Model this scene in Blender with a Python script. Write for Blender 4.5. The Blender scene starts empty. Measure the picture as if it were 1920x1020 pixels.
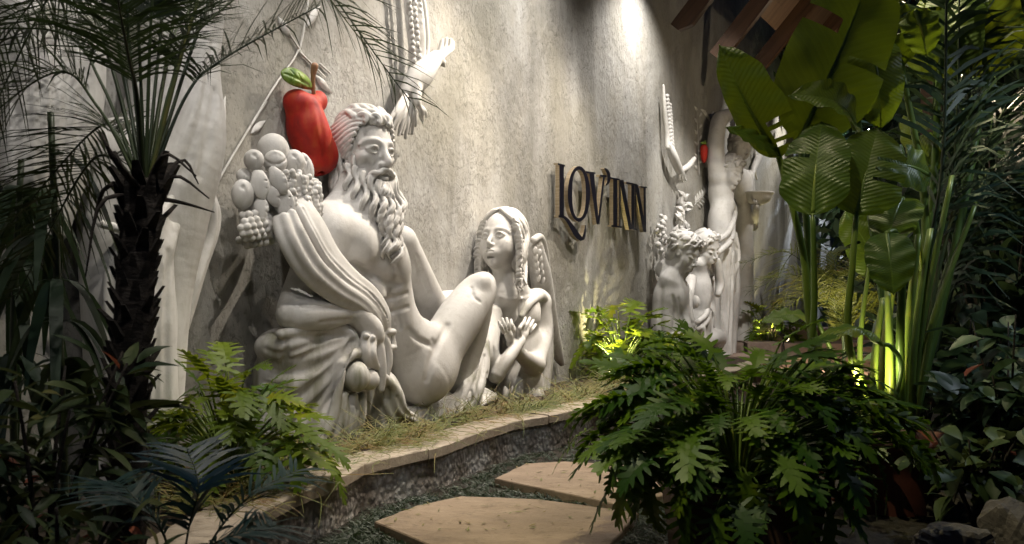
import bpy, bmesh, math, random
import numpy as np
from mathutils import Vector, Matrix

# ------------------------------------------------------------------ camera, world, exposure
SC = bpy.context.scene
COL = SC.collection
F, CX, CY, CAMH = 1844.0, 960.0, 541.0, 1.2          # focal length and horizon in photograph pixels
cam_data = bpy.data.cameras.new("camera")
cam = bpy.data.objects.new("camera", cam_data); COL.objects.link(cam)
cam.location = (0, 0, CAMH); cam.rotation_euler = (math.radians(90), 0, 0)
cam_data.sensor_width = 36.0; cam_data.lens = 36.0 * F / 1920.0
cam_data.shift_y = (CY - 510.0) / 1920.0
cam_data.clip_start = 0.05; cam_data.clip_end = 3000
cam_data.dof.use_dof = True; cam_data.dof.focus_distance = 7.2; cam_data.dof.aperture_fstop = 6.3
SC.camera = cam

world = bpy.data.worlds.new("World"); SC.world = world; world.use_nodes = True
wn = world.node_tree.nodes; wl = world.node_tree.links
sky = wn.new("ShaderNodeTexSky"); sky.sky_type = 'NISHITA'; sky.sun_disc = False
sky.sun_elevation = math.radians(3.0); sky.sun_rotation = math.radians(200); sky.ozone_density = 6.0
wl.new(sky.outputs[0], wn["Background"].inputs[0])
wn["Background"].inputs[1].default_value = 0.026     # night: almost no sky light, faintly blue

SC.view_settings.view_transform = 'Standard'; SC.view_settings.look = 'None'
SC.view_settings.exposure = 0.32; SC.view_settings.gamma = 1.0
SC.cycles.max_bounces = 6; SC.cycles.diffuse_bounces = 3; SC.cycles.glossy_bounces = 2
SC.cycles.transmission_bounces = 3; SC.cycles.transparent_max_bounces = 6
SC.cycles.caustics_reflective = False; SC.cycles.caustics_refractive = False
SC.cycles.sample_clamp_indirect = 4.0
SC.cycles.use_denoising = True

rnd = random.Random(7)

# ------------------------------------------------------------------ frames: wall line, pixels to places
D = np.array([0.4741, 0.8805, 0.0]); D /= np.linalg.norm(D)     # along the wall, away from the camera
N = np.array([D[1], -D[0], 0.0])                                # out of the wall, over the path
WALL = 4.3                                                      # metres from the camera to the wall plane
W0 = -WALL * N
UP = np.array([0, 0, 1.0])
GM = np.stack([D, -N, UP])                                      # world -> wall frame rows (u, -v, z)
EYE = np.array([0, 0, CAMH])
def ray(px, py): return np.array([(px - CX) / F, 1.0, -(py - CY) / F])
def at_v(px, py, v):                 # the point where the line of sight meets the plane v metres off the wall
    r = ray(px, py); return EYE + r * ((-WALL + v) / (N @ r))
def at_z(px, py, z):
    r = ray(px, py); return EYE + r * ((z - CAMH) / r[2])
def at_y(px, py, y): return EYE + ray(px, py) * y
def wall_pt(u, v, z): return W0 + D * u + N * v + UP * z
def to_g(p): return GM @ (np.asarray(p) - W0)
def from_g(a): return np.asarray(a) @ GM + W0
def img_axes(p):                     # image right, up and toward-the-eye directions at a place (world)
    t = EYE - p; t = t / np.linalg.norm(t)
    r = np.cross(UP, t); r /= np.linalg.norm(r)
    return r, np.cross(t, r), t

# ------------------------------------------------------------------ objects
def put(name, mesh, parent=None, loc=(0, 0, 0)):
    o = bpy.data.objects.new(name, mesh); COL.objects.link(o)
    o.location = loc
    if parent is not None: o.parent = parent
    return o
def tag(o, label=None, cat=None, group=None, kind=None):
    if label: o["label"] = label
    if cat: o["category"] = cat
    if group: o["group"] = group
    if kind: o["kind"] = kind
    return o
def thing(name, label, cat, loc, group=None):
    o = bpy.data.objects.new(name, None); COL.objects.link(o)
    o.empty_display_size = 0.1; o.location = tuple(loc)
    return tag(o, label, cat, group)
def world_loc(o):
    l = np.array(o.location)
    while o.parent: o = o.parent; l = l + np.array(o.location)
    return l
def mesh_of(name, verts, faces, mats, smooth=True, mat_idx=None, uvs=None):
    me = bpy.data.meshes.new(name)
    me.from_pydata([tuple(map(float, v)) for v in verts], [], [tuple(map(int, f)) for f in faces])
    for m in (mats if isinstance(mats, (list, tuple)) else [mats]): me.materials.append(m)
    if smooth: me.polygons.foreach_set("use_smooth", [True] * len(me.polygons))
    if mat_idx is not None: me.polygons.foreach_set("material_index", mat_idx)
    if uvs is not None:
        l = me.uv_layers.new(name="UVMap")
        vi = np.empty(len(me.loops), np.int32); me.loops.foreach_get("vertex_index", vi)
        l.data.foreach_set("uv", np.asarray(uvs, np.float32)[vi].ravel())
    me.update()
    return me
def part(name, verts, faces, mats, parent=None, smooth=True, mat_idx=None, uvs=None):
    v = np.asarray(verts, float)
    if parent is not None: v = v - world_loc(parent)
    return put(name, mesh_of(name, v, faces, mats, smooth, mat_idx, uvs), parent)
class Geo:                            # collects simple shapes (world coordinates) into one mesh
    def __init__(s): s.v = []; s.f = []; s.m = []; s.uv = []
    def add(s, verts, faces, m=0, uv=None):
        b = len(s.v); s.v += [tuple(x) for x in verts]; s.f += [tuple(b + i for i in f) for f in faces]
        s.m += [m] * len(faces); s.uv += list(uv) if uv is not None else [(0, 0)] * len(verts)
    def box(s, c, ax, m=0):           # centre and three half-axis vectors
        c = np.asarray(c); a, b, d = [np.asarray(x, float) for x in ax]
        vs = [c + i * a + j * b + k * d for k in (-1, 1) for j in (-1, 1) for i in (-1, 1)]
        fs = [(0, 2, 3, 1), (4, 5, 7, 6), (0, 1, 5, 4), (2, 6, 7, 3), (0, 4, 6, 2), (1, 3, 7, 5)]
        if np.dot(np.cross(a, b), d) < 0: fs = [f[::-1] for f in fs]
        s.add(vs, fs, m)
    def tube(s, pts, rs, seg=6, m=0, cap=True, flat=1.0):
        pts = [np.asarray(p, float) for p in pts]; n = len(pts)
        if not hasattr(rs, "__len__"): rs = [rs] * n
        ring = []; vs = []
        t0 = pts[1] - pts[0]; ref = np.array([0, 0, 1.0])
        if abs(t0[2]) > 0.9 * np.linalg.norm(t0): ref = np.array([1.0, 0, 0])
        side = np.cross(t0, ref); side /= np.linalg.norm(side)
        uv = []
        for i in range(n):
            t = pts[min(i + 1, n - 1)] - pts[max(i - 1, 0)]; t = t / (np.linalg.norm(t) + 1e-9)
            side = side - t * (side @ t); side /= (np.linalg.norm(side) + 1e-9); up = np.cross(side, t)
            for k in range(seg):
                a = 2 * math.pi * k / seg
                vs.append(pts[i] + rs[i] * (math.cos(a) * side + flat * math.sin(a) * up)); uv.append((k / seg, i / (n - 1)))
        fs = [(i * seg + k, i * seg + (k + 1) % seg, (i + 1) * seg + (k + 1) % seg, (i + 1) * seg + k) for i in range(n - 1) for k in range(seg)]
        if cap: fs += [tuple(range(seg))[::-1], tuple((n - 1) * seg + k for k in range(seg))]
        fs = [f[::-1] for f in fs]
        s.add(vs, fs, m, uv)
    def build(s, name, mats, parent=None, smooth=True):
        return part(name, s.v, s.f, mats, parent, smooth, s.m, s.uv)
def spline(pts, n):                   # Catmull-Rom through rows of numbers
    P = np.asarray(pts, float)
    if len(P) < 3: return np.stack([P[0] + (P[-1] - P[0]) * t for t in np.linspace(0, 1, n)])
    Q = np.vstack([2 * P[0] - P[1], P, 2 * P[-1] - P[-2]])
    out = []
    for t in np.linspace(0, len(P) - 1 - 1e-9, n):
        i = int(t); u = t - i; a, b, c, d = Q[i:i + 4]
        out.append(0.5 * (2 * b + (c - a) * u + (2 * a - 5 * b + 4 * c - d) * u * u + (3 * b - a - 3 * c + d) * u ** 3))
    return np.array(out)

# ------------------------------------------------------------------ material helper
def srgb(r, g, b):
    f = lambda c: c / 12.92 if c <= 0.04045 else ((c + 0.055) / 1.055) ** 2.4
    return (f(r / 255), f(g / 255), f(b / 255), 1)
class Mat:
    def __init__(s, name):
        s.m = bpy.data.materials.new(name); s.m.use_nodes = True
        s.t = s.m.node_tree; s.n = s.t.nodes; s.b = s.n["Principled BSDF"]; s.out = s.n["Material Output"]
        s._co = None
    def node(s, ty, **kw):
        nd = s.n.new(ty)
        for k, v in kw.items():
            if k.startswith("i_"): nd.inputs[k[2:].replace("_", " ")].default_value = v
            else: setattr(nd, k, v)
        return nd
    def link(s, a, b): s.t.links.new(a, b)
    def co(s, scale=(1, 1, 1), src="Object", rot=(0, 0, 0)):
        tc = s.node("ShaderNodeTexCoord"); mp = s.node("ShaderNodeMapping")
        mp.inputs["Scale"].default_value = scale; mp.inputs["Rotation"].default_value = rot
        s.link(tc.outputs[src], mp.inputs[0]); return mp.outputs[0]
    def geo(s, scale=(1, 1, 1), rot=(0, 0, 0)):
        g = s.node("ShaderNodeNewGeometry"); mp = s.node("ShaderNodeMapping")
        mp.inputs["Scale"].default_value = scale; mp.inputs["Rotation"].default_value = rot
        s.link(g.outputs["Position"], mp.inputs[0]); return mp.outputs[0]
    def noise(s, co, scale, detail=4, rough=0.6, dist=0.0):
        nd = s.node("ShaderNodeTexNoise"); nd.inputs["Scale"].default_value = scale
        nd.inputs["Detail"].default_value = detail; nd.inputs["Roughness"].default_value = rough
        nd.inputs["Distortion"].default_value = dist; s.link(co, nd.inputs["Vector"]); return nd.outputs[0]
    def ramp(s, fac, stops):
        nd = s.node("ShaderNodeValToRGB"); e = nd.color_ramp.elements
        while len(e) < len(stops): e.new(0.5)
        for x, (p, c) in zip(e, stops): x.position = p; x.color = c if len(c) == 4 else (*c, 1)
        s.link(fac, nd.inputs[0]); return nd.outputs[0]
    def mix(s, fac, a, b, mode='MIX'):
        nd = s.node("ShaderNodeMix", data_type='RGBA', blend_type=mode)
        for i, x in ((0, fac), (6, a), (7, b)):
            if hasattr(x, "is_output"): s.link(x, nd.inputs[i])
            else: nd.inputs[i].default_value = x
        return nd.outputs[2]
    def math(s, op, a, b=0.0):
        nd = s.node("ShaderNodeMath", operation=op)
        for i, x in ((0, a), (1, b)):
            if hasattr(x, "is_output"): s.link(x, nd.inputs[i])
            else: nd.inputs[i].default_value = x
        return nd.outputs[0]
    def bump(s, h, strength=0.5, dist=0.01, normal=None):
        nd = s.node("ShaderNodeBump"); nd.inputs["Strength"].default_value = strength
        nd.inputs["Distance"].default_value = dist; s.link(h, nd.inputs["Height"])
        if normal is not None: s.link(normal, nd.inputs["Normal"])
        s.link(nd.outputs[0], s.b.inputs["Normal"]); return nd.outputs[0]
    def color(s, c):
        if hasattr(c, "is_output"): s.link(c, s.b.inputs["Base Color"])
        else: s.b.inputs["Base Color"].default_value = c
        return s
    def rough(s, r):
        if hasattr(r, "is_output"): s.link(r, s.b.inputs["Roughness"])
        else: s.b.inputs["Roughness"].default_value = r
        return s
    def set(s, **kw):
        for k, v in kw.items(): s.b.inputs[k.replace("_", " ")].default_value = v
        return s

# ------------------------------------------------------------------ sculpting: signed distances on a grid, meshed as surface nets
class Sculpt:
    def __init__(s, lo, hi, h):       # wall-frame box
        s.h = h; s.lo = np.asarray(lo, float); n = np.ceil((np.asarray(hi) - s.lo) / h).astype(int) + 1
        s.n = n; s.f = np.full(n, 1.0, np.float32)
        s.ax = [(s.lo[i] + h * np.arange(n[i])).astype(np.float32) for i in range(3)]
    def _box(s, lo, hi):
        a = np.clip(np.floor((np.asarray(lo) - s.lo) / s.h).astype(int), 0, s.n)
        b = np.clip(np.ceil((np.asarray(hi) - s.lo) / s.h).astype(int) + 1, 0, s.n)
        if (b <= a).any(): return None, None
        sl = tuple(slice(a[i], b[i]) for i in range(3))
        X = s.ax[0][sl[0]][:, None, None]; Y = s.ax[1][sl[1]][None, :, None]; Z = s.ax[2][sl[2]][None, None, :]
        return sl, (X, Y, Z)
    def _mix(s, sl, d, k, sub):
        a = s.f[sl]
        if sub: a = -a
        if k > 0:
            h = np.maximum(k - np.abs(a - d), 0) / k; m = np.minimum(a, d) - h * h * (k * 0.25)
        else: m = np.minimum(a, d)
        s.f[sl] = -m if sub else m
    def ell(s, c, r, R=None, k=0.03, sub=False):
        c = np.asarray(c, float); r = np.broadcast_to(np.asarray(r, float), 3)
        R = np.eye(3) if R is None else np.asarray(R)           # columns: the ellipsoid's own axes
        ext = np.sqrt(((R * r) ** 2).sum(1)) + k + 2 * s.h
        sl, g = s._box(c - ext, c + ext)
        if sl is None: return
        dx, dy, dz = g[0] - c[0], g[1] - c[1], g[2] - c[2]
        k0 = 0; k1 = 0
        for j in range(3):
            q = (dx * R[0, j] + dy * R[1, j] + dz * R[2, j]).astype(np.float32)
            k0 = k0 + (q / r[j]) ** 2; k1 = k1 + (q / r[j] ** 2) ** 2
        k0 = np.sqrt(k0); d = k0 * (k0 - 1) / np.maximum(np.sqrt(k1), 1e-4)
        if sub:                                                  # carve: max(f, -d)
            s._mix(sl, d, k, True)
        else: s._mix(sl, d, k, False)
    def chain(s, pts, rs, k=0.02, sub=False, flat=None, n=None):
        pts = np.asarray(pts, float); rs = np.asarray(np.broadcast_to(rs, len(pts)), float)
        if len(pts) > 2 or n:
            n = n or 9 * (len(pts) - 1) + 1
            q = spline(np.column_stack([pts, rs]), n); pts, rs = q[:, :3], np.maximum(q[:, 3], 1e-3)
        pad = rs.max() + k + 2 * s.h
        sl, g = s._box(pts.min(0) - pad, pts.max(0) + pad)
        if sl is None: return
        o = np.array([x.start for x in sl]); t = np.full([x.stop - x.start for x in sl], 1.0, np.float32)
        if flat is not None: fa = np.asarray(flat[0], float); fa = fa / np.linalg.norm(fa); ff = 1.0 / flat[1] ** 2 - 1.0
        for a, b, ra, rb in zip(pts[:-1], pts[1:], rs[:-1], rs[1:]):
            pd = max(ra, rb) + k + 2 * s.h
            sl2, g2 = s._box(np.minimum(a, b) - pd, np.maximum(a, b) + pd)
            if sl2 is None: continue
            X, Y, Z = g2
            ab = b - a; L2 = max(ab @ ab, 1e-9)
            dx, dy, dz = X - a[0], Y - a[1], Z - a[2]
            w = np.clip((dx * ab[0] + dy * ab[1] + dz * ab[2]) / L2, 0, 1).astype(np.float32)
            dx = dx - w * ab[0]; dy = dy - w * ab[1]; dz = dz - w * ab[2]
            q = dx * dx + dy * dy + dz * dz
            if flat is not None:
                q = q + ff * (dx * fa[0] + dy * fa[1] + dz * fa[2]) ** 2
            d = np.sqrt(q) - (ra + (rb - ra) * w)
            if flat is not None: d = d * max(flat[1], 0.35)
            ls = tuple(slice(x.start - oo, x.stop - oo) for x, oo in zip(sl2, o))
            t[ls] = np.minimum(t[ls], d)
        s._mix(sl, t, k, sub)
    def mesh(s, clip_v=None):
        f = s.f
        if clip_v is not None: f[:, s.ax[1] > -clip_v, :] = np.maximum(f[:, s.ax[1] > -clip_v, :], 0.004)
        for i in range(3):                                       # close the border
            sl = [slice(None)] * 3; sl[i] = 0; f[tuple(sl)] = np.maximum(f[tuple(sl)], 0.002)
            sl[i] = -1; f[tuple(sl)] = np.maximum(f[tuple(sl)], 0.002)
        neg = f < 0
        cnt = sum(neg[i:neg.shape[0] - 1 + i, j:neg.shape[1] - 1 + j, k:neg.shape[2] - 1 + k].astype(np.int8) for i in (0, 1) for j in (0, 1) for k in (0, 1))
        act = (cnt > 0) & (cnt < 8)
        I = np.argwhere(act)
        vid = np.full(act.shape, -1, np.int32); vid[act] = np.arange(len(I))
        cs = np.array([(i, j, k) for i in (0, 1) for j in (0, 1) for k in (0, 1)])
        vals = np.stack([f[I[:, 0] + c[0], I[:, 1] + c[1], I[:, 2] + c[2]] for c in cs], 1)
        acc = np.zeros((len(I), 3)); num = np.zeros(len(I))
        for a in range(8):
            for b in range(a + 1, 8):
                if np.abs(cs[a] - cs[b]).sum() != 1: continue
                va, vb = vals[:, a], vals[:, b]; m = (va < 0) != (vb < 0)
                t = np.where(m, va / np.where(m, va - vb, 1), 0)
                acc += np.where(m[:, None], cs[a] + t[:, None] * (cs[b] - cs[a]), 0); num += m
        V = s.lo + s.h * (I + acc / num[:, None])
        faces = []
        for ax in range(3):
            o1, o2 = [(1, 2), (2, 0), (0, 1)][ax]
            a = [slice(None)] * 3; b = [slice(None)] * 3; a[ax] = slice(0, -1); b[ax] = slice(1, None)
            e = neg[tuple(a)] != neg[tuple(b)]
            E = np.argwhere(e)
            ok = (E[:, o1] > 0) & (E[:, o2] > 0) & (E[:, o1] < f.shape[o1] - 1) & (E[:, o2] < f.shape[o2] - 1)
            E = E[ok]
            def vv(d1, d2):
                q = E.copy(); q[:, o1] -= d1; q[:, o2] -= d2; return vid[q[:, 0], q[:, 1], q[:, 2]]
            qd = np.stack([vv(1, 1), vv(0, 1), vv(0, 0), vv(1, 0)], 1)
            fl = neg[E[:, 0], E[:, 1], E[:, 2]]
            qd[~fl] = qd[~fl][:, ::-1]
            faces.append(qd)
        return V, np.vstack(faces)
def fast_mesh(name, V, Fq, mats):
    me = bpy.data.meshes.new(name); me.vertices.add(len(V)); me.vertices.foreach_set("co", np.asarray(V, np.float32).ravel())
    me.loops.add(Fq.size); me.loops.foreach_set("vertex_index", Fq.astype(np.int32).ravel())
    me.polygons.add(len(Fq)); me.polygons.foreach_set("loop_start", (np.arange(len(Fq)) * Fq.shape[1]).astype(np.int32))
    me.polygons.foreach_set("use_smooth", np.ones(len(Fq), bool))
    for m in (mats if isinstance(mats, (list, tuple)) else [mats]): me.materials.append(m)
    me.update(calc_edges=True); return me
def carve(name, S, mat, parent, relax=1, clip_v=None):
    V, Q = S.mesh(clip_v)
    for _ in range(relax):                                       # a light smoothing pass
        acc = np.zeros_like(V); num = np.zeros(len(V))
        for a, b in ((0, 1), (1, 2), (2, 3), (3, 0)):
            for p, q in ((a, b), (b, a)):
                np.add.at(acc, Q[:, p], V[Q[:, q]]) if len(V) < 1 else None
                acc[:, 0] += np.bincount(Q[:, p], V[Q[:, q], 0], len(V)); acc[:, 1] += np.bincount(Q[:, p], V[Q[:, q], 1], len(V)); acc[:, 2] += np.bincount(Q[:, p], V[Q[:, q], 2], len(V))
                num += np.bincount(Q[:, p], minlength=len(V))
        V = 0.5 * V + 0.5 * acc / num[:, None]
    Vw = from_g(V) - world_loc(parent)
    return put(name, fast_mesh(name, Vw, Q, mat), parent)

class Fig:                            # shapes for one carved figure, given by photo pixel + distance off the wall
    def __init__(s, S, v=0.3, kpx=8): s.S = S; s.v = v; s.kpx = kpx
    def p(s, px, py, v=None):
        w = at_v(px, py, s.v if v is None else v); return w, w[1] / F
    def e(s, px, py, rx, ry, rd=None, v=None, tilt=0, k=None, sub=False, yaw=0):
        w, m = s.p(px, py, v); r, u, t = img_axes(w); a = math.radians(tilt); b = math.radians(yaw)
        e1 = r * math.cos(a) + u * math.sin(a); e2 = -r * math.sin(a) + u * math.cos(a)
        e1, t = e1 * math.cos(b) + t * math.sin(b), t * math.cos(b) - e1 * math.sin(b)
        R = GM @ np.stack([e1, e2, t], 1)
        s.S.ell(to_g(w), np.array([rx, ry, rd or min(rx, ry)]) * m, R, (s.kpx if k is None else k) * m, sub)
    def c(s, pts, k=None, sub=False, flat=None, n=None):        # pts: (px, py, v, radius px)
        P, R = [], []
        for q in pts:
            px, py = q[:2]; v, r = (q[2], q[3]) if len(q) == 4 else (None, q[2])
            w, m = s.p(px, py, v); P.append(to_g(w)); R.append(r * m)
        if flat is not None:
            r, u, t = img_axes(w); fl = (GM @ (r * flat[0][0] + u * flat[0][1] + t * flat[0][2]), flat[1])
        else: fl = None
        s.S.chain(P, R, (s.kpx if k is None else k) * m, sub, fl, n)
    def surf(s, px, py, near=1.2, far=-.02):                     # where the line of sight first meets the carved surface
        S = s.S; vs = np.linspace(near, far, 260); r = ray(px, py)
        P = EYE + r[None] * ((-WALL + vs) / (N @ r))[:, None]
        I = np.rint(((P - W0) @ GM.T - S.lo) / S.h).astype(int)
        ok = ((I >= 0) & (I < S.n)).all(1); val = np.ones(len(vs))
        J = I[ok]; val[ok] = S.f[J[:, 0], J[:, 1], J[:, 2]]
        h = np.nonzero(val < 0)[0]
        return P[h[0]] if len(h) else None
    def d(s, pts, k=4, sub=True, sink=.3, n=None):               # a groove or ridge draped over what is carved so far: (px, py, radius px)
        P, R = [], []
        q = spline(pts, n or 4 * len(pts))
        for px, py, r in q:
            w = s.surf(px, py)
            if w is None: continue
            m = w[1] / F; t = EYE - w; t /= np.linalg.norm(t)
            w = w + t * (r * m * sink * (1 if sub else -1)); P.append(to_g(w)); R.append(max(r, .3) * m)
        if len(P) > 1:
            P = np.array(P); P[1:-1] = (P[:-2] + 2 * P[1:-1] + P[2:]) / 4
            s.S.chain(P, R, k * m, sub, None, 2 * len(P))
def fig_box(x0, y0, x1, y1, v1, h, v0=-0.04):                   # wall-frame box round a pixel region
    P = np.array([to_g(at_v(x, y, v)) for x in (x0, x1) for y in (y0, y1) for v in (v0, v1)])
    return Sculpt(P.min(0), P.max(0), h)
# ------------------------------------------------------------------ heads (units of head height: chin -0.5, crown +0.5)
class Head:
    def __init__(s, S, px, py, v, hpx, yaw, pitch=0, roll=0):
        w = at_v(px, py, v); s.S = S; s.h = hpx * w[1] / F
        r, u, t = img_axes(w); t = np.array([t[0], t[1], 0]); t /= np.linalg.norm(t)
        a, b, g = math.radians(yaw), math.radians(pitch), math.radians(roll)
        f0 = t * math.cos(a) + r * math.sin(a)
        fwd = f0 * math.cos(b) + UP * math.sin(b); up = UP * math.cos(b) - f0 * math.sin(b)
        rt = np.cross(fwd, up); up2 = up * math.cos(g) + rt * math.sin(g); rt = np.cross(fwd, up2)
        s.R = GM @ np.stack([rt, fwd, up2], 1); s.c0 = to_g(w)
    def pt(s, x, y, z): return s.c0 + s.R @ (np.array([x, y, z]) * s.h)
    def e(s, c, r, k=0.05, sub=False, tilt=0, S=None):
        a = math.radians(tilt); Q = np.array([[math.cos(a), 0, math.sin(a)], [0, 1, 0], [-math.sin(a), 0, math.cos(a)]])
        (S or s.S).ell(s.pt(*c), np.array(r) * s.h, s.R @ Q, k * s.h, sub)
    def ch(s, pts, k=0.02, sub=False, flat=None, n=None, S=None):
        P = [s.pt(*q[:3]) for q in pts]
        fl = None if flat is None else (s.R @ np.array(flat[0]), flat[1])
        (S or s.S).chain(P, [q[3] * s.h for q in pts], k * s.h, sub, fl, n)
    def face(s, male=False, eyes_down=False, mouth=True):
        e, ch = s.e, s.ch
        e((0, -.02, .13), (.315, .37, .36), .02)                         # skull
        e((0, .10, -.10), (.26 if male else .275, .27, .36), .10)                          # face
        e((0, .12, -.30), (.20, .22, .19), .08)                          # jaw
        e((0, .275, -.43), (.085, .075, .07), .08)                       # chin
        for x in (-1, 1):
            e((x * .19, .22, -.10), (.075, .08, .07), .08)
            if not male: e((x * .15, .22, -.20), (.10, .09, .10), .10)               # cheek
            e((x * .145, .40, .0), (.090, .070, .055) if male else (.080, .062, .045), .06 if male else .09, True)       # socket
            e((x * .135, .272, .0), (.078, .072, .062), .012)            # eyeball
            z = -.022 if eyes_down else .03
            ch([(x * .065, .335, -.005, .013), (x * .10, .355, z, .017), (x * .15, .35, z + .006, .017), (x * .205, .30, .0, .012)], .012)   # upper lid
            ch([(x * .07, .335, -.012, .010), (x * .135, .345, -.042, .012), (x * .20, .298, -.008, .009)], .012)
            if male and not eyes_down: e((x * .138, .362, .0), (.020, .03, .020), .008, True)
            r = .030 if male else .012
            ch([(x * .04, .340, .08, r), (x * .11, .335, .108, r), (x * .20, .275, .095, r * .9), (x * .25, .235, .05, r * .6)], .05 if not male else .03)   # brow
            e((x * (.05 if male else .038), .385, -.165), (.032, .04, .028), .03)            # nostril wing
            e((x * .30, .05, -.02), (.032, .07, .10), .02)             # ear
            e((x * .33, .065, -.01), (.02, .036, .06), .01, True)
        w = 1.0 if male else .72
        ch([(0, .33, .09, .036 * w), (0, .385, -.03, .038 * w), (0, .44, -.13, .048 * w), (0, .425, -.165, .042 * w)], .04)   # nose
        for x in (-1, 1): e((x * .03, .43, -.205), (.016, .03, .014), .01, True)
        if mouth:
            e((0, .30, -.28), (.13, .10, .09), .06)
            ch([(-.095, .335, -.272, .012), (-.035, .39, -.252, .02), (0, .395, -.258, .018), (.035, .39, -.252, .02), (.095, .335, -.272, .012)], .015)
            ch([(-.08, .34, -.285, .012), (0, .39, -.305, .026), (.08, .34, -.285, .012)], .015)
            ch([(-.10, .345, -.277, .006), (0, .42, -.277, .008), (.10, .345, -.277, .006)], .008, True)
            e((0, .33, -.355), (.06, .035, .02), .03, True)
        e((0, .42, -.225), (.012, .02, .03), .02, True)
    def skull(s, az, el, k=1.0):      # azimuth from the front toward the figure's right, elevation
        a, b = math.radians(az), math.radians(el)
        return (0.33 * k * math.sin(a) * math.cos(b), -.02 + 0.375 * k * math.cos(a) * math.cos(b), .13 + 0.375 * k * math.sin(b))
    def lock(s, path, r, k=.012, S=None, out=1.05, wave=0, n=None):       # path of (az, el) over the skull
        m = len(path); pts = []
        q = spline([(a, e) for a, e in path], max(2 * m + 3, 7))
        for i, (a, e) in enumerate(q):
            t = i / (len(q) - 1)
            o = out + (wave * math.sin(t * 11 + path[0][0]) if wave else 0)
            pts.append((*s.skull(a, e, o), r * (0.65 + 0.6 * math.sin(math.pi * min(1, t * 0.85 + .12)))))
        s.ch(pts, k, S=S, n=n or 2 * len(q))
    def wavy(s, p0, p1, r, amp, freq, ph, bulge=(0, 0, 0), k=.010, S=None, n=16, taper=.35):
        p0, p1, bulge = map(np.asarray, (p0, p1, bulge)); d = p1 - p0; d = d / (np.linalg.norm(d) + 1e-9)
        sx = np.cross(d, (0, 1, 0)); sx = sx / (np.linalg.norm(sx) + 1e-9); sy = np.cross(sx, d)
        pts = []
        for i in range(n):
            t = i / (n - 1); w = amp * (.35 + .65 * t)
            q = p0 + (p1 - p0) * t + bulge * math.sin(math.pi * t) + sx * w * math.sin(freq * t + ph) + sy * w * .5 * math.cos(freq * t + ph)
            pts.append((*q, r * (1 - (1 - taper) * t ** 2)))
        s.ch(pts, k, S=S, n=2 * n)
# ------------------------------------------------------------------ materials
SOIL = 0.22; CAP = 0.27
def marble(name, moss, grime=(.36, .465, .45)):
    m = Mat(name); g = m.geo()
    n1 = m.noise(g, 3.0, 5, .6); n2 = m.noise(g, 14, 4, .65); n3 = m.noise(g, 70, 3, .6)
    base = m.ramp(n1, [(.3, (.54, .525, .505)), (.65, (.68, .67, .655))])
    base = m.mix(m.ramp(n2, [(.52, (0, 0, 0)), (.8, (.4, .4, .4))]), base, (.33, .31, .265, 1))
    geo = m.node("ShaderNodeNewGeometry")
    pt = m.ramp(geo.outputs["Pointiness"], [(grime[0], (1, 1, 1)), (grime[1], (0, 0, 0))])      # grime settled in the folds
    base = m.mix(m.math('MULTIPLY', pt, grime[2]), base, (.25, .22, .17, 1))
    sk = m.noise(m.geo((7, 7, .8)), 1.0, 5, .65); base = m.mix(m.math('MULTIPLY', m.ramp(sk, [(.50, (0, 0, 0)), (.70, (1, 1, 1))]), .30), base, (.30, .285, .235, 1))
    if moss:
        st = m.noise(m.geo((9, 9, 1.2)), 1.0, 4, .6)
        base = m.mix(m.math('MULTIPLY', m.ramp(st, [(.45, (0, 0, 0)), (.68, (1, 1, 1))]), .80), base, (.20, .20, .12, 1))
    m.color(base).rough(.62)
    m.bump(m.math('ADD', m.math('MULTIPLY', n3, .5), m.math('MULTIPLY', n2, .6)), .35, .008)
    return m.m
M_MARBLE = marble("white_cast_stone", False); M_MARBLE_MOSS = marble("stained_cast_stone", True, (.38, .48, .55)); M_HAIR = marble("grimy_carved_stone", False, (.40, .495, .72))
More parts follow.
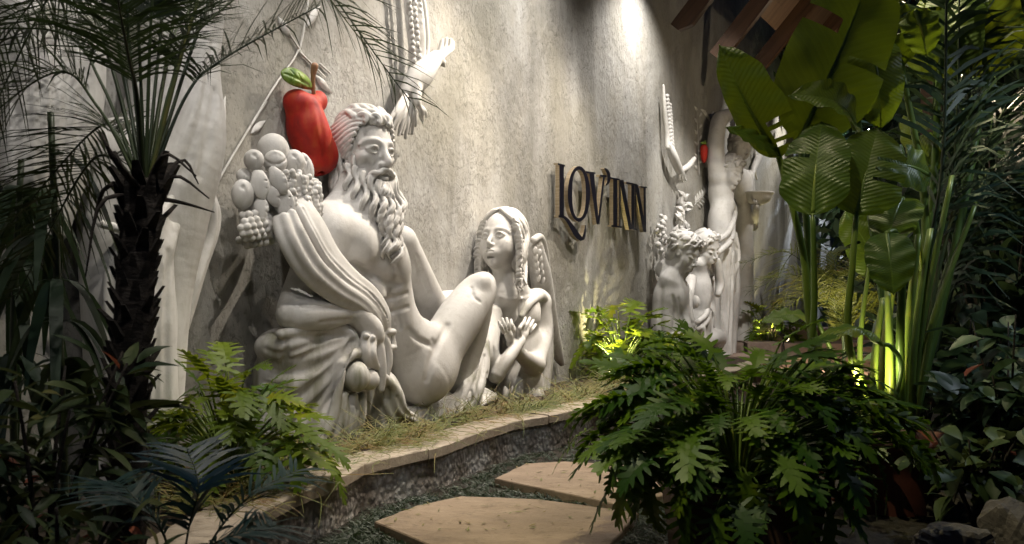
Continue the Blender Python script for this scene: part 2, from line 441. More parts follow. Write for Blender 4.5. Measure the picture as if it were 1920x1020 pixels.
def stucco():
    m = Mat("aged_stucco"); g = m.geo((1, 1, .8))
    st = m.noise(m.geo((2.4, 2.4, .30)), 1.0, 5, .62, .6)
    cl = m.noise(g, .9, 6, .62); cl2 = m.noise(m.geo((1, 1, .6)), 2.1, 6, .68); fi = m.noise(g, 34, 6, .78)
    c = m.ramp(st, [(.28, (.25, .245, .225)), (.46, (.35, .342, .325)), (.58, (.40, .395, .38)), (.75, (.50, .498, .485))])
    c = m.mix(m.ramp(cl, [(.42, (0, 0, 0)), (.66, (.75, .75, .75))]), c, (.28, .265, .215, 1))
    c = m.mix(m.ramp(cl2, [(.48, (0, 0, 0)), (.70, (.65, .65, .65))]), c, (.36, .34, .295, 1))
    vo = m.node("ShaderNodeTexVoronoi", feature='F1'); vo.inputs["Scale"].default_value = 16; vo.inputs["Randomness"].default_value = 1
    wob = m.node("ShaderNodeVectorMath", operation='ADD'); m.link(g, wob.inputs[0])
    nz = m.node("ShaderNodeTexNoise"); nz.inputs["Scale"].default_value = 9; nz.inputs["Detail"].default_value = 5; m.link(g, nz.inputs["Vector"])
    sc = m.node("ShaderNodeVectorMath", operation='SCALE'); sc.inputs["Scale"].default_value = .22; m.link(nz.outputs["Color"], sc.inputs[0]); m.link(sc.outputs[0], wob.inputs[1])
    m.link(wob.outputs[0], vo.inputs["Vector"])
    ve = m.node("ShaderNodeTexVoronoi", feature='DISTANCE_TO_EDGE'); ve.inputs["Scale"].default_value = 7; m.link(wob.outputs[0], ve.inputs["Vector"])
    crack = m.ramp(ve.outputs[0], [(.0, (0, 0, 0)), (.05, (1, 1, 1))])
    mask = m.ramp(m.noise(g, 2.6, 4, .6), [(.42, (0, 0, 0)), (.6, (1, 1, 1))])
    crack = m.math('MAXIMUM', crack, m.math('SUBTRACT', 1.0, mask))
    pit = m.ramp(fi, [(.34, (0, 0, 0)), (.46, (1, 1, 1))])
    c = m.mix(m.math('MULTIPLY', m.math('SUBTRACT', 1.0, pit), .38), c, (.13, .12, .10, 1))
    c = m.mix(m.math('MULTIPLY', m.math('SUBTRACT', 1.0, crack), .28), c, (.12, .11, .09, 1))
    m.color(c).rough(.85)
    hgt = m.math('ADD', m.math('MULTIPLY', pit, .6), m.math('ADD', m.math('MULTIPLY', crack, .25), m.math('MULTIPLY', fi, .8)))
    hgt = m.math('ADD', m.math('MULTIPLY', hgt, m.math('ADD', .35, m.math('MULTIPLY', mask, .75))), m.math('MULTIPLY', m.noise(g, 7, 5, .6), 1.6))
    m.bump(hgt, .6, .016)
    return m.m
M_STUCCO = stucco()
# ------------------------------------------------------------------ the wall
def slab(name, p, q, th, z0, z1, mat):            # upright slab between two plan points, thickness behind
    pass
wall = thing("relief_wall", "tall grey weathered stucco wall carrying the white sculptures", "wall", wall_pt(8, -.15, 0))
G = Geo(); G.box(wall_pt(14, -.15, 3.0), (D * 22, N * .15, UP * 3.4)); G.build("wall_face", M_STUCCO, wall, False)
# ------------------------------------------------------------------ ground, bed, coping, path
def simple(name, col, rough=.6, **kw):
    m = Mat(name); m.color(col).rough(rough); m.set(**kw); return m.m
def earth(name, c0, c1, sc=12):
    m = Mat(name); g = m.geo(); a = m.noise(g, sc, 6, .7); b = m.noise(g, sc * 5, 4, .7)
    m.color(m.ramp(a, [(.3, c0), (.7, c1)])).rough(.95); m.bump(m.math('ADD', a, b), .9, .03); return m.m
M_EARTH = earth("dark_earth", (.012, .010, .008), (.045, .034, .022)); M_SOIL = earth("bed_soil", (.02, .013, .008), (.07, .045, .025), 18)
def travertine(name, c0, c1, c2, grain=True):
    m = Mat(name); g = m.geo((1, 1, 6), (0, 0, .5)); a = m.noise(m.geo((1.0, 1.9, 2), (0, 0, .45)), 4.5, 8, .74, .5); b = m.noise(m.geo(), 40, 5, .7); l = m.noise(m.geo(), 1.6, 3, .5)
    c = m.ramp(a, [(.25, c0), (.5, c1), (.75, c2)])
    pit = m.ramp(m.noise(m.geo((1.0, 3.0, 3), (0, 0, .45)), 16, 6, .75), [(.30, (0, 0, 0)), (.40, (1, 1, 1))])
    c = m.mix(m.math('MULTIPLY', m.math('SUBTRACT', 1.0, pit), .6), c, (.10, .065, .04, 1))
    c = m.mix(m.ramp(l, [(.42, (0, 0, 0)), (.72, (.55, .55, .55))]), c, (c0[0] * .62, c0[1] * .6, c0[2] * .58, 1))
    c = m.mix(m.ramp(m.noise(m.geo(), 5.5, 7, .75), [(.55, (0, 0, 0)), (.68, (.6, .6, .6))]), c, (c0[0] * .5, c0[1] * .48, c0[2] * .45, 1))
    oi = m.node('ShaderNodeObjectInfo'); c = m.mix(m.math('MULTIPLY', oi.outputs['Random'], .35), c, (c0[0] * .7, c0[1] * .7, c0[2] * .7, 1))
    m.color(c).rough(.78); m.bump(m.math('ADD', m.math('MULTIPLY', pit, .5), m.math('ADD', m.math('MULTIPLY', b, .5), m.math('MULTIPLY', a, 1.2))), .6, .012); return m.m
M_STONE = travertine("travertine_paving", (.20, .145, .10), (.285, .21, .15), (.37, .285, .21))
M_COPE = travertine("travertine_coping", (.30, .245, .19), (.45, .38, .30), (.58, .51, .43))
def roughcast():
    m = Mat("roughcast_render"); g = m.geo(); v = m.node("ShaderNodeTexVoronoi", feature='SMOOTH_F1'); v.inputs["Scale"].default_value = 30; m.link(g, v.inputs["Vector"])
    a = m.noise(g, 60, 5, .7); l = m.noise(g, 3.5, 4, .6)
    c = m.ramp(l, [(.34, (.18, .145, .12)), (.48, (.40, .365, .34)), (.66, (.60, .585, .575))])
    c = m.mix(m.ramp(v.outputs[0], [(.25, (0, 0, 0)), (.6, (.6, .6, .6))]), c, (.09, .075, .06, 1))
    m.color(c).rough(.9); m.bump(m.math('ADD', m.math('MULTIPLY', v.outputs[0], -1.4), m.math('MULTIPLY', a, .6)), 1.0, .022); return m.m
M_ROUGHCAST = roughcast()

G = Geo(); G.add([(-400, -60, 0), (400, -60, 0), (400, 900, 0), (-400, 900, 0)], [(0, 1, 2, 3)])
tag(G.build("ground", M_EARTH, None, False), kind="structure")
edge_px = [(455, 978), (500, 955), (548, 930), (585, 914), (620, 902), (670, 877), (687, 868), (753, 852), (820, 837), (870, 820), (903, 808), (937, 798), (973, 787), (1050, 775), (1100, 764), (1160, 748), (1215, 730), (1290, 708), (1380, 695), (1470, 668)]
E2 = [at_z(x, y, CAP)[:2] for x, y in edge_px]
E2 = [np.array([-.95, -.6]), np.array([-1.0, 1.2]), np.array([-1.06, 2.4]), np.array([-1.12, 3.2])] + [np.array(e) for e in E2]
E2 = spline(E2, 150)
seg = np.linalg.norm(np.diff(E2, axis=0), axis=1); cum = np.concatenate([[0], np.cumsum(seg)])
def edge_at(s): return np.array([np.interp(s, cum, E2[:, 0]), np.interp(s, cum, E2[:, 1])])
def edge_n(s):
    t = edge_at(s + .03) - edge_at(s - .03); t /= np.linalg.norm(t) + 1e-9; return np.array([-t[1], t[0]])   # towards the wall
bed = thing("planter_bed", "raised planting bed with travertine coping curving along the foot of the wall", "planter", (*edge_at(cum[-1] * .5), 0))
ss = np.arange(0, cum[-1], .06)
g = Geo(); vs = []; fs = []
for s in ss:
    p = edge_at(s) + edge_n(s) * .035; vs += [(*p, -.05), (*p, CAP - .058)]
fs = [(2 * i, 2 * i + 2, 2 * i + 3, 2 * i + 1) for i in range(len(ss) - 1)]
g.add(vs, fs); g.build("retaining_wall", M_ROUGHCAST, bed)
g = Geo(); vs = []; fs = []
for s in ss:                                                            # soil sheet from the coping back to the wall foot
    p = edge_at(s) + edge_n(s) * .10; u = (np.array([*p, 0]) - W0) @ D; v0 = (np.array([*p, 0]) - W0) @ N
    for q in range(7):
        t = q / 6; w = wall_pt(u, v0 * (1 - t) - .02 * t, SOIL + .04 * math.sin(t * 2.6) + .012 * math.sin(s * 9 + q * 2)); vs.append(w)
fs = [(i * 7 + q, (i + 1) * 7 + q, (i + 1) * 7 + q + 1, i * 7 + q + 1) for i in range(len(ss) - 1) for q in range(6)]
g.add(vs, fs); g.build("soil", M_SOIL, bed)
s = .02; rs = random.Random(4); k = 0
while s < cum[-1] - .4:                                                  # coping slabs, one by one
    L = rs.uniform(.62, 1.05); e = min(s + L, cum[-1] - .05); vs = []; fs = []; W = .26 + rs.uniform(-.01, .01); zt = CAP + rs.uniform(-.004, .004)
    q = np.linspace(s + .005, e - .005, 11); rows = []
    for x in q:
        p0 = edge_at(x); nn = edge_n(x); p1 = p0 + nn * W
        j = rs.uniform(-.004, .004)
        vs += [(*(p0 - nn * j), zt - .060), (*(p0 - nn * (j + .001)), zt - .007), (*(p0 + nn * .006), zt), (*p1, zt), (*p1, zt - .060)]
    n5 = 5
    for i in range(len(q) - 1): fs += [(i * n5 + a, (i + 1) * n5 + a, (i + 1) * n5 + (a + 1) % n5, i * n5 + (a + 1) % n5) for a in range(n5)]
    fs += [tuple(range(n5)), tuple((len(q) - 1) * n5 + a for a in range(n5))[::-1]]
    fs = [f[::-1] for f in fs]
    g = Geo(); g.add(vs, fs); g.build("coping_slab", M_COPE, bed, False); s = e; k += 1

def paving(name, label, pts, z=.05, group=None):
    P = [at_z(x, y, z) for x, y in pts]; c = np.mean(P, 0); Q = spline(P + [P[0]], 60)[:-1]; rr = random.Random(len(pts))
    Q = [c + (q - c) * (1 + rr.uniform(-.011, .008)) for q in Q]; n = len(Q)
    T = thing(name, label, "paving stone", (c[0], c[1], 0), group)
    vs = [q * np.array([1, 1, 0]) - np.array([0, 0, .02]) for q in Q] + [np.array([q[0], q[1], z - .006]) for q in Q] + [c + (q - c) * .992 for q in Q]
    fs = [(i, (i + 1) % n, n + (i + 1) % n, n + i) for i in range(n)] + [(n + i, n + (i + 1) % n, 2 * n + (i + 1) % n, 2 * n + i) for i in range(n)] + [tuple(range(2 * n, 3 * n))]
    g = Geo(); g.add(vs, fs); g.build("slab", M_STONE, T, False); return [tuple(q[:2]) for q in Q]
def corner(pts):                                                        # keep straight edges and firm corners
    out = []
    for a, b in zip(pts, pts[1:] + pts[:1]):
        for t in (0.03, .5, .97): out.append((a[0] + (b[0] - a[0]) * t, a[1] + (b[1] - a[1]) * t))
    return out
STONES = [paving("stepping_stone", "large sawn travertine stepping stone reaching the front of the path", corner([(702, 978), (780, 948), (866, 930), (1010, 936), (1195, 960), (1150, 1015), (1060, 1090), (880, 1050)])),
          paving("stepping_stone", "travertine stepping stone half covered by the lobed leaves of the potted plant", corner([(928, 897), (985, 869), (1060, 865), (1180, 872), (1290, 893), (1260, 925), (1150, 944), (1040, 920)])),
          paving("stepping_stone", "small travertine stepping stone close to the foot of the bed wall", corner([(1130, 853), (1190, 838), (1290, 836), (1390, 845), (1370, 862), (1240, 868)]))]
# steps far down the path
M_STEP = travertine("rough_step_stone", (.16, .11, .085), (.26, .19, .15), (.36, .28, .23))
steps = thing("stone_steps", "low rough stone steps lit from the side at the end of the path", "steps", at_z(1530, 735, 0))
rs = random.Random(2)
for i, (y0, zt) in enumerate(((738, .07), (706, .16), (676, .27), (650, .40), (622, .55))):
    c = at_z(1530, y0, zt - .05)
    for j in range(6):
        w = .46 + rs.uniform(-.06, .06); x = c + D * 0 + np.array([1, 0, 0]) * (-1.3 + j * .54) + np.array([0, .35 + rs.uniform(-.03, .03), 0]); x[2] = zt / 2 - .02
        g = Geo(); g.box(x, (np.array([w * .54, 0, 0]), np.array([0, .38, 0]), UP * (zt / 2 + .02 + rs.uniform(-.008, .008)))); o = g.build("step_block", M_STEP, steps, False)

# ------------------------------------------------------------------ roof of the pavilion over the path
def wood(name, c0, c1, sc=(1, 1, 1), rough=.5):
    m = Mat(name); a = m.noise(m.co((30 * sc[0], 30 * sc[1], 30 * sc[2])), 1.0, 5, .65, .6)
    m.color(m.ramp(a, [(.3, c0), (.7, c1)])).rough(rough); m.bump(a, .25, .004); return m.m
M_RAFTER = wood("dark_stained_wood", (.035, .016, .008), (.095, .046, .022), (.05, 1, 1), .42); M_PLANK = wood("roof_boarding", (.11, .065, .04), (.24, .155, .10), (1, .05, 1), .6)
M_STEEL = simple("black_steel", (.015, .015, .016, 1), .45, Metallic=.6)
EV, EZ = .70, None
pav = thing("pavilion_roof", "dark timber pavilion roof with sloping rafters and plank boarding above the path", "roof", wall_pt(14, 3.5, 0))
ends = [(1272, 34), (1336, 80), (1398, 124), (1450, 160)]
e0 = at_v(1292, 56, EV); eu = [(at_v(x, y, EV) - W0) @ D for x, y in ends]
EZ = np.mean([at_v(x, y, EV)[2] for x, y in ends]) - .16; PITCH = math.radians(49)
us = list(eu); st = (eu[-1] - eu[0]) / 3
us = [eu[0] + st * i for i in range(12)]
sl = N * math.cos(PITCH) + UP * math.sin(PITCH); up = UP * math.cos(PITCH) - N * math.sin(PITCH)
raf_me = None
for i, u in enumerate(us):
    Ln = 4.6; c = wall_pt(u, EV, EZ) + sl * Ln / 2
    if raf_me is None:
        h, w = .105, .045
        vs = [(-Ln / 2, -w, -h * .15), (-Ln / 2, w, -h * .15), (-Ln / 2 - .0, -w, h), (-Ln / 2 - .0, w, h), (Ln / 2, -w, -h), (Ln / 2, w, -h), (Ln / 2, -w, h), (Ln / 2, w, h), (-Ln / 2 + .14, -w, -h), (-Ln / 2 + .14, w, -h)]
        fs = [(0, 1, 3, 2), (4, 6, 7, 5), (2, 3, 7, 6), (8, 4, 5, 9), (0, 8, 9, 1), (0, 2, 6, 4, 8), (1, 9, 5, 7, 3)]
        raf_me = mesh_of("rafter", vs, fs, M_RAFTER, False)
    o = put("rafter", raf_me, pav); R = Matrix([list(sl) + [0], list(D) + [0], list(up) + [0], [0, 0, 0, 1]]).transposed()
    R.translation = Vector(c - world_loc(pav)); o.matrix_local = R
pl = None
for i in range(17):                                                     # boarding on top of the rafters
    if pl is None: pl = mesh_of("board", [(x, y, z) for x in (-6.2, 6.2) for y in (-.1303, .1303) for z in (-.012, .012)], [(0, 1, 3, 2), (4, 6, 7, 5), (0, 4, 5, 1), (2, 3, 7, 6), (0, 2, 6, 4), (1, 5, 7, 3)], M_PLANK, False)
    c = wall_pt((us[0] + us[-1]) / 2, EV, EZ) + sl * (.86 + i * .262) + up * .12
    o = put("board", pl, pav); R = Matrix([list(D) + [0], list(sl) + [0], list(up) + [0], [0, 0, 0, 1]]).transposed(); R.translation = Vector(c - world_loc(pav)); o.matrix_local = R
g = Geo(); g.box(wall_pt((us[0] + us[-1]) / 2, EV + 2.6, EZ + 2.6 * math.tan(PITCH) - .30), (D * 6.0, N * .07, UP * .10)); g.build("purlin", M_RAFTER, pav, False)
for u in (us[0] + .4, us[-1] - .4):
    g = Geo(); g.box(wall_pt(u, EV + 2.6, (EZ + 2.6) / 2), (D * .10, N * .10, UP * (EZ + 2.6) / 2)); g.build("post", M_RAFTER, pav, False)

# ------------------------------------------------------------------ lettering on the wall
def brass():
    m = Mat("brushed_brass"); a = m.noise(m.co((4, 4, 90)), 1.0, 4, .6); m.color(m.ramp(a, [(.3, (.42, .34, .23)), (.7, (.62, .53, .40))])).rough(.38); m.set(Metallic=.9); return m.m
M_BRASS = brass(); M_FACE = simple("dark_bronze_face", (.012, .012, .022, 1), .3, Metallic=.35)
SV = .10; S_D = .045
def sp(zx, zy):                                                         # tracing of the lettering, on the plane of the letter faces
    w = at_v(1000 + zx / 4.25, 260 + zy / 4.25, SV); return np.array([(w - W0) @ D, w[2]])
sgn = thing("wall_sign", "raised brass letters with dark faces spelling LOV'INN on the wall", "sign", wall_pt(*[0, 0, 0]) + D * sp(500, 450)[0] + N * .02 + UP * sp(500, 450)[1])
def letter(polys, name="letter"):                                       # polygons (with holes bridged) extruded off the wall
    g = Geo()
    for P in polys:
        P = [np.asarray(p) for p in P]; n = len(P)
        A = sum(P[i][0] * P[(i + 1) % n][1] - P[(i + 1) % n][0] * P[i][1] for i in range(n))
        if A > 0: P = P[::-1]
        fr = [wall_pt(p[0], SV, p[1]) for p in P]; bk = [wall_pt(p[0], SV - S_D, p[1]) for p in P]
        g.add(fr + bk, [tuple(range(n))], 1); b = len(g.v) - 2 * n
        g.f += [(b + i, b + n + i, b + n + (i + 1) % n, b + (i + 1) % n) for i in range(n)]; g.m += [0] * n
        g.f.append(tuple(b + n + i for i in range(n))[::-1]); g.m.append(0)
    o = g.build(name, [M_BRASS, M_FACE], sgn, False); return o
def bar(a, b, w0, w1=None):                                             # stroke between two traced points, widths along the wall (zoom px)
    w1 = w0 if w1 is None else w1
    return [sp(a[0] - w0 / 2, a[1]), sp(a[0] + w0 / 2, a[1]), sp(b[0] + w1 / 2, b[1]), sp(b[0] - w1 / 2, b[1])]
def ribbon(pts, closed=False):                                          # (zx, zy, width) centre line to quads
    q = spline(pts, 14); out = []; L, Rr = [], []
    for i in range(len(q)):
        t = q[min(i + 1, len(q) - 1)][:2] - q[max(i - 1, 0)][:2]; t /= np.linalg.norm(t); nn = np.array([-t[1], t[0]])
        L.append(sp(*(q[i][:2] + nn * q[i][2] / 2))); Rr.append(sp(*(q[i][:2] - nn * q[i][2] / 2)))
    return [[L[i], L[i + 1], Rr[i + 1], Rr[i]] for i in range(len(q) - 1)]
letter([bar((226, 206), (226, 622), 36), [sp(196, 194), sp(253, 208), sp(253, 222), sp(196, 208)], [sp(200, 610), sp(246, 612), sp(246, 626), sp(200, 626)]] +
       ribbon([(205, 622, 12), (250, 628, 22), (300, 690, 34), (350, 770, 44), (392, 800, 30), (410, 750, 18), (416, 690, 8)]))
def oval(cx, cy, rx, ry, tx, ty, n=36, sk=.10):
    out = []
    for i in range(n):
        a0, a1 = 2 * math.pi * i / n, 2 * math.pi * (i + 1) / n
        f = lambda a, k: sp(cx + (rx - k * tx * (0.35 + .65 * abs(math.cos(a)))) * math.cos(a), cy + sk * (rx) * math.cos(a) * 0 + (ry - k * ty) * math.sin(a))
        out.append([f(a0, 0), f(a1, 0), f(a1, 1), f(a0, 1)])
    return out
def ring_letter(cx, cy, rx, ry, tx, ty, n=40):
    g = Geo()
    f = lambda a, k: sp(cx + (rx - k * tx * (0.45 + .55 * abs(math.cos(a)))) * math.cos(a), cy + (ry - k * ty) * math.sin(a))
    vs = []
    for i in range(n):
        a = 2 * math.pi * i / n
        for k in (0, 1):
            p = f(a, k); vs += [wall_pt(p[0], SV, p[1]), wall_pt(p[0], SV - S_D, p[1])]
    for i in range(n):
        j = (i + 1) % n; A, B = 4 * i, 4 * j
        g.f += [(A, A + 2, B + 2, B), (A, B, B + 1, A + 1), (A + 2, A + 3, B + 3, B + 2), (A + 1, B + 1, B + 3, A + 3)]; g.m += [1, 0, 0, 0]
    g.v = [tuple(v) for v in vs]; g.uv = [(0, 0)] * len(vs)
    g.build("letter", [M_BRASS, M_FACE], sgn, False)
ring_letter(364, 440, 89, 222, 34, 30)
letter([bar((464, 275), (515, 684), 38, 22), bar((562, 305), (520, 684), 16, 16), [sp(420, 258), sp(495, 268), sp(495, 284), sp(420, 274)], [sp(530, 286), sp(584, 292), sp(584, 308), sp(530, 302)]])
letter(ribbon([(566, 236, 10), (590, 258, 26), (602, 300, 26), (598, 345, 22), (580, 372, 8)]))
letter([bar((652, 322), (652, 700), 32), [sp(615, 306), sp(688, 320), sp(688, 334), sp(615, 320)], [sp(622, 688), sp(708, 698), sp(708, 712), sp(622, 702)]])
letter([bar((689, 334), (689, 700), 10), bar((702, 330), (775, 725), 34, 26), bar((794, 368), (794, 716), 26), [sp(740, 344), sp(824, 360), sp(824, 374), sp(740, 358)], [sp(782, 712), sp(828, 718), sp(828, 730), sp(782, 726)]])
letter([bar((814, 368), (814, 716), 8), bar((822, 366), (889, 744), 28, 24), bar((886, 392), (891, 744), 18), [sp(852, 378), sp(906, 384), sp(906, 396), sp(852, 390)]])
# ------------------------------------------------------------------ reclining bearded figure
def build_reclining():
    base = at_v(700, 815, 0.25); base[2] = SOIL
    T = thing("reclining_statue", "white carved bearded man reclining against the wall with a fruit horn on his arm", "statue", base)
    S = fig_box(500, 330, 935, 800, .85, .0068)
    f = Fig(S, .30, 14)
    # trunk
    f.e(650, 438, 66, 56, 58, tilt=-22, v=.27)
    f.e(690, 468, 80, 60, 58, tilt=-38, v=.30)
    f.e(664, 470, 50, 58, 55, tilt=-30, v=.30)
    f.c([(645, 392, .24, 30), (606, 410, .26, 30)], 26)                  # trapezius
    f.c([(672, 345, .28, 40), (662, 392, .26, 48)], 24)                  # neck
    f.c([(700, 490, .31, 58), (722, 540, .33, 50), (738, 590, .35, 45), (760, 650, .36, 54)], 18)
    f.e(776, 672, 62, 72, 62, v=.36, tilt=-12)
    f.e(796, 700, 62, 54, 64, v=.38, tilt=20)
    f.e(716, 492, 46, 28, 20, v=.37, tilt=-38, k=34)                     # chest muscle
    f.e(655, 455, 44, 34, 20, v=.38, tilt=-40, k=34)
    f.c([(745, 537, .52, 7), (722, 528, .50, 7), (694, 512, .46, 8), (668, 500, .44, 6)], 16, True)   # fold under the chest
    f.c([(660, 500, .46, 7), (672, 520, .47, 6)], 8, True)
    f.c([(733, 545, .50, 2), (740, 585, .52, 2), (752, 620, .54, 2)], 14, True)     # midline
    f.e(742, 600, 4, 5, 10, v=.56, k=5, sub=True)
    f.e(702, 548, 22, 30, 20, v=.42, tilt=20, k=14)                      # flank
    f.e(786, 632, 28, 24, 26, v=.42, k=30)                              # hip fold
    f.d([(812, 640, 1), (820, 652, 3), (812, 668, 1)], 10)
    # raised thigh and shin
    f.c([(788, 700, .42, 60), (826, 652, .46, 46), (866, 592, .50, 43), (893, 552, .52, 36), (906, 533, .52, 24)], 16)
    f.e(900, 534, 17, 22, 20, v=.58, tilt=-35, k=10)
    f.c([(902, 548, .44, 27), (880, 640, .34, 30), (856, 715, .28, 24)], 12)
    # his left arm, behind
    f.c([(752, 452, .22, 30), (780, 510, .20, 29), (806, 570, .16, 31), (812, 588, .15, 30)], 14)
    f.c([(808, 580, .16, 30), (845, 572, .10, 28), (900, 566, .05, 24)], 10)
    # his right arm over the draped rock
    f.e(622, 436, 36, 44, 40, v=.32, tilt=-15, k=30)
    f.c([(614, 440, .30, 42), (582, 510, .28, 38), (552, 575, .32, 32)], 12)
    f.c([(549, 590, .36, 31), (575, 590, .42, 31), (615, 588, .46, 29), (655, 584, .50, 22), (672, 590, .52, 21)], 12)
    f.e(536, 588, 16, 22, 18, v=.36, k=10)
    f.c([(668, 586, .53, 22), (692, 612, .56, 22), (702, 632, .56, 20)], 8)          # back of the hand
    f.e(694, 618, 22, 27, 16, v=.56, tilt=35, k=8)
    K = 2.0
    f.c([(686, 630, .58, 9.5), (684, 655, .60, 10), (688, 676, .60, 9), (696, 684, .59, 7)], K)
    f.c([(697, 634, .59, 9.5), (697, 662, .62, 9.5), (702, 680, .61, 8), (706, 688, .60, 7)], K)
    f.c([(708, 634, .58, 9.5), (714, 662, .60, 9), (717, 700, .60, 8), (715, 730, .59, 6.5)], K)
    f.c([(716, 626, .55, 9), (726, 650, .56, 8.5), (729, 678, .56, 7.5), (726, 700, .55, 6)], K)
    f.c([(712, 612, .52, 9), (730, 628, .53, 8), (737, 645, .54, 7)], K)             # thumb
    for (x, y, v) in ((687, 630, .615), (698, 633, .62), (709, 633, .61)): f.e(x, y, 7, 6, 5, v=v, k=4)
    f.d([(752, 532, 2), (730, 531, 4.5), (705, 519, 5), (678, 504, 4), (664, 494, 2)], 10)      # under the chest
    f.d([(733, 480, 1), (738, 500, 2.5), (744, 524, 2)], 10); f.d([(734, 545, 1), (741, 580, 2.6), (751, 614, 1.5)], 8)
    for y in (556, 582): f.d([(716, y + 8, 1), (738, y + 2, 2.2), (764, y - 6, 1)], 8)
    f.d([(742, 602, 1.5), (743, 607, 2)], 2); f.d([(766, 618, 1), (784, 636, 3), (812, 650, 2)], 9); f.d([(700, 540, 1), (712, 570, 3), (722, 600, 1)], 9)
    f.d([(566, 577, 1), (606, 579, 2.2), (650, 577, 1)], 7); f.d([(600, 604, 1), (640, 600, 2), (662, 598, 1)], 6)
    f.d([(884, 540, 1), (888, 556, 2.5), (900, 566, 1)], 6); f.d([(838, 610, 1), (812, 668, 3), (800, 712, 1)], 12)
    f.d([(778, 478, 1), (792, 520, 2.2), (806, 552, 1)], 7)
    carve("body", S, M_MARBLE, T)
    # head
    S = fig_box(612, 188, 765, 410, .60, .0046, .0)
    hd = Head(S, 680, 288, .26, 160, 42, 0, -2)
    hd.face(male=True, mouth=False)
    hd.ch([(0, .02, -.3, .24), (0, -.05, -.62, .26)], .08)
    hd.ch([(-.06, .36, -.275, .03), (.0, .40, -.262, .03), (.06, .36, -.275, .03)], .02)
    hd.e((0, .35, -.30), (.075, .08, .045), .02)
    hd.e((0, .43, -.292), (.055, .06, .016), .012, True)                 # open mouth
    hd.ch([(-.05, .37, -.325, .022), (0, .40, -.33, .026), (.05, .37, -.325, .022)], .015)
    for x in (-1, 1):                                                    # bushy brows, frown, hollow cheek
        for i in range(5):
            t = i / 4; hd.ch([(x * (.03 + .15 * t), .365 - .07 * t * t, .088 + .022 * math.sin(3 * t), .011), (x * (.08 + .15 * t), .35 - .10 * t * t, .128 - .02 * t, .008)], .008)
        hd.e((x * .21, .29, -.21), (.05, .05, .07), .08, True)
        hd.ch([(x * .07, .36, -.11, .012), (x * .12, .33, -.20, .012), (x * .13, .31, -.26, .01)], .03, True)
    carve("head", S, M_MARBLE, T)
    # hair
    S = fig_box(600, 180, 765, 430, .62, .0046, .0); hd.S = S
    r2 = random.Random(3)
    hd.e((0, -.03, .17), (.315, .34, .36), .0)
    hd.e((0, -.12, -.06), (.30, .24, .34), .06)
    hd.e((.0, .37, .0), (.27, .22, .27), .03, True)                      # clear the face
    hd.e((.0, .34, -.3), (.30, .27, .3), .03, True)
    for i in range(8):                                                   # swept side waves
        e0 = 44 - i * 9.0; a0 = 40 + i * 3.6
        for sgn in (1, -1):
            for lay in (0,):
                p = []
                for j in range(9):
                    t = j / 8
                    p.append((sgn * (a0 - 4 * lay + t * (118 - i * 4)), e0 + 4.5 * lay - 24 * t + 6.5 * math.sin(8.0 * t + i * .35 + lay * .5)))
                hd.lock(p, .031, .004, out=1.06 + .02 * r2.random())
    def lock3(path, r, k=.004):                                          # (azimuth, elevation, lift)
        q = spline(path, 15); hd.ch([(*hd.skull(a, e, o), r * (.55 + .6 * math.sin(math.pi * (.15 + .75 * i / 14)))) for i, (a, e, o) in enumerate(q)], k, n=30)
    for i in range(12):                                                  # waves rising from the brow and sweeping back to the sides
        a = -58 + i * 11; sg = 1 if a > -8 else -1; w = 4 * math.sin(i * 2.1)
        for q in range(2):
            o = q * 5.0 * sg; u = .02 * math.sin(i * 2.3 + q)
            lock3([(a + o, 26 + 2.5 * (i % 3), 1.03), (a + o - 4 * sg, 37 + w, 1.12 + u), (a + o + 9 * sg, 46 + w, 1.15 + u), (a + o + 34 * sg, 47 - w, 1.12), (a + o + 62 * sg, 44 + w, 1.09), (a + o + 100 * sg, 30, 1.05)], .031)
            lock3([(a * .8 + o, 44 + 2 * (i % 2), 1.10), (a * .8 + o + 6 * sg, 55 + w, 1.15 + u), (a * .7 + o + 30 * sg, 63, 1.16), (a * .6 + o + 64 * sg, 64 + w, 1.12), (a * .5 + o + 110 * sg, 52, 1.07)], .034)
    for a, dr in ((-34, -1), (-6, 1), (20, 1), (46, 1)):                  # a few locks curling over the brow
        c0 = np.array(hd.skull(a, 33, 1.08)); rad = np.array([math.sin(math.radians(a)), math.cos(math.radians(a)), 0]); sd = np.array([rad[1], -rad[0], 0])
        for q in range(2): hd.ch([(*(c0 + UP * (.062 - .02 * q) * math.sin(t) + sd * dr * (.062 - .02 * q) * math.cos(t) + rad * .010 * t), .020) for t in np.linspace(-.9, 3.9, 10)], .003, n=20)
    for i in range(7):                                                   # down the nape
        a = 92 + i * 13
        for sg in (1, -1):
            p0 = hd.skull(sg * a, -6, 1.02); hd.wavy(p0, (p0[0] * .95, p0[1] * .9 + .03, -.60 - .05 * (i % 2)), .040, .035, 10, i * .6, k=.005)
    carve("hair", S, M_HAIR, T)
    # beard
    S = fig_box(635, 300, 775, 490, .70, .0044, .0); hd.S = S
    hd.e((0, .08, -.30), (.25, .24, .21), .0); hd.ch([(0, .12, -.34, .20), (-.02, .17, -.58, .21), (-.06, .22, -.85, .14), (-.09, .28, -1.08, .04)], .0, n=12)
    hd.e((0, .46, -.31), (.075, .12, .055), .03, True); hd.e((0, .36, -.08), (.22, .2, .15), .04, True)
    rb = random.Random(11)
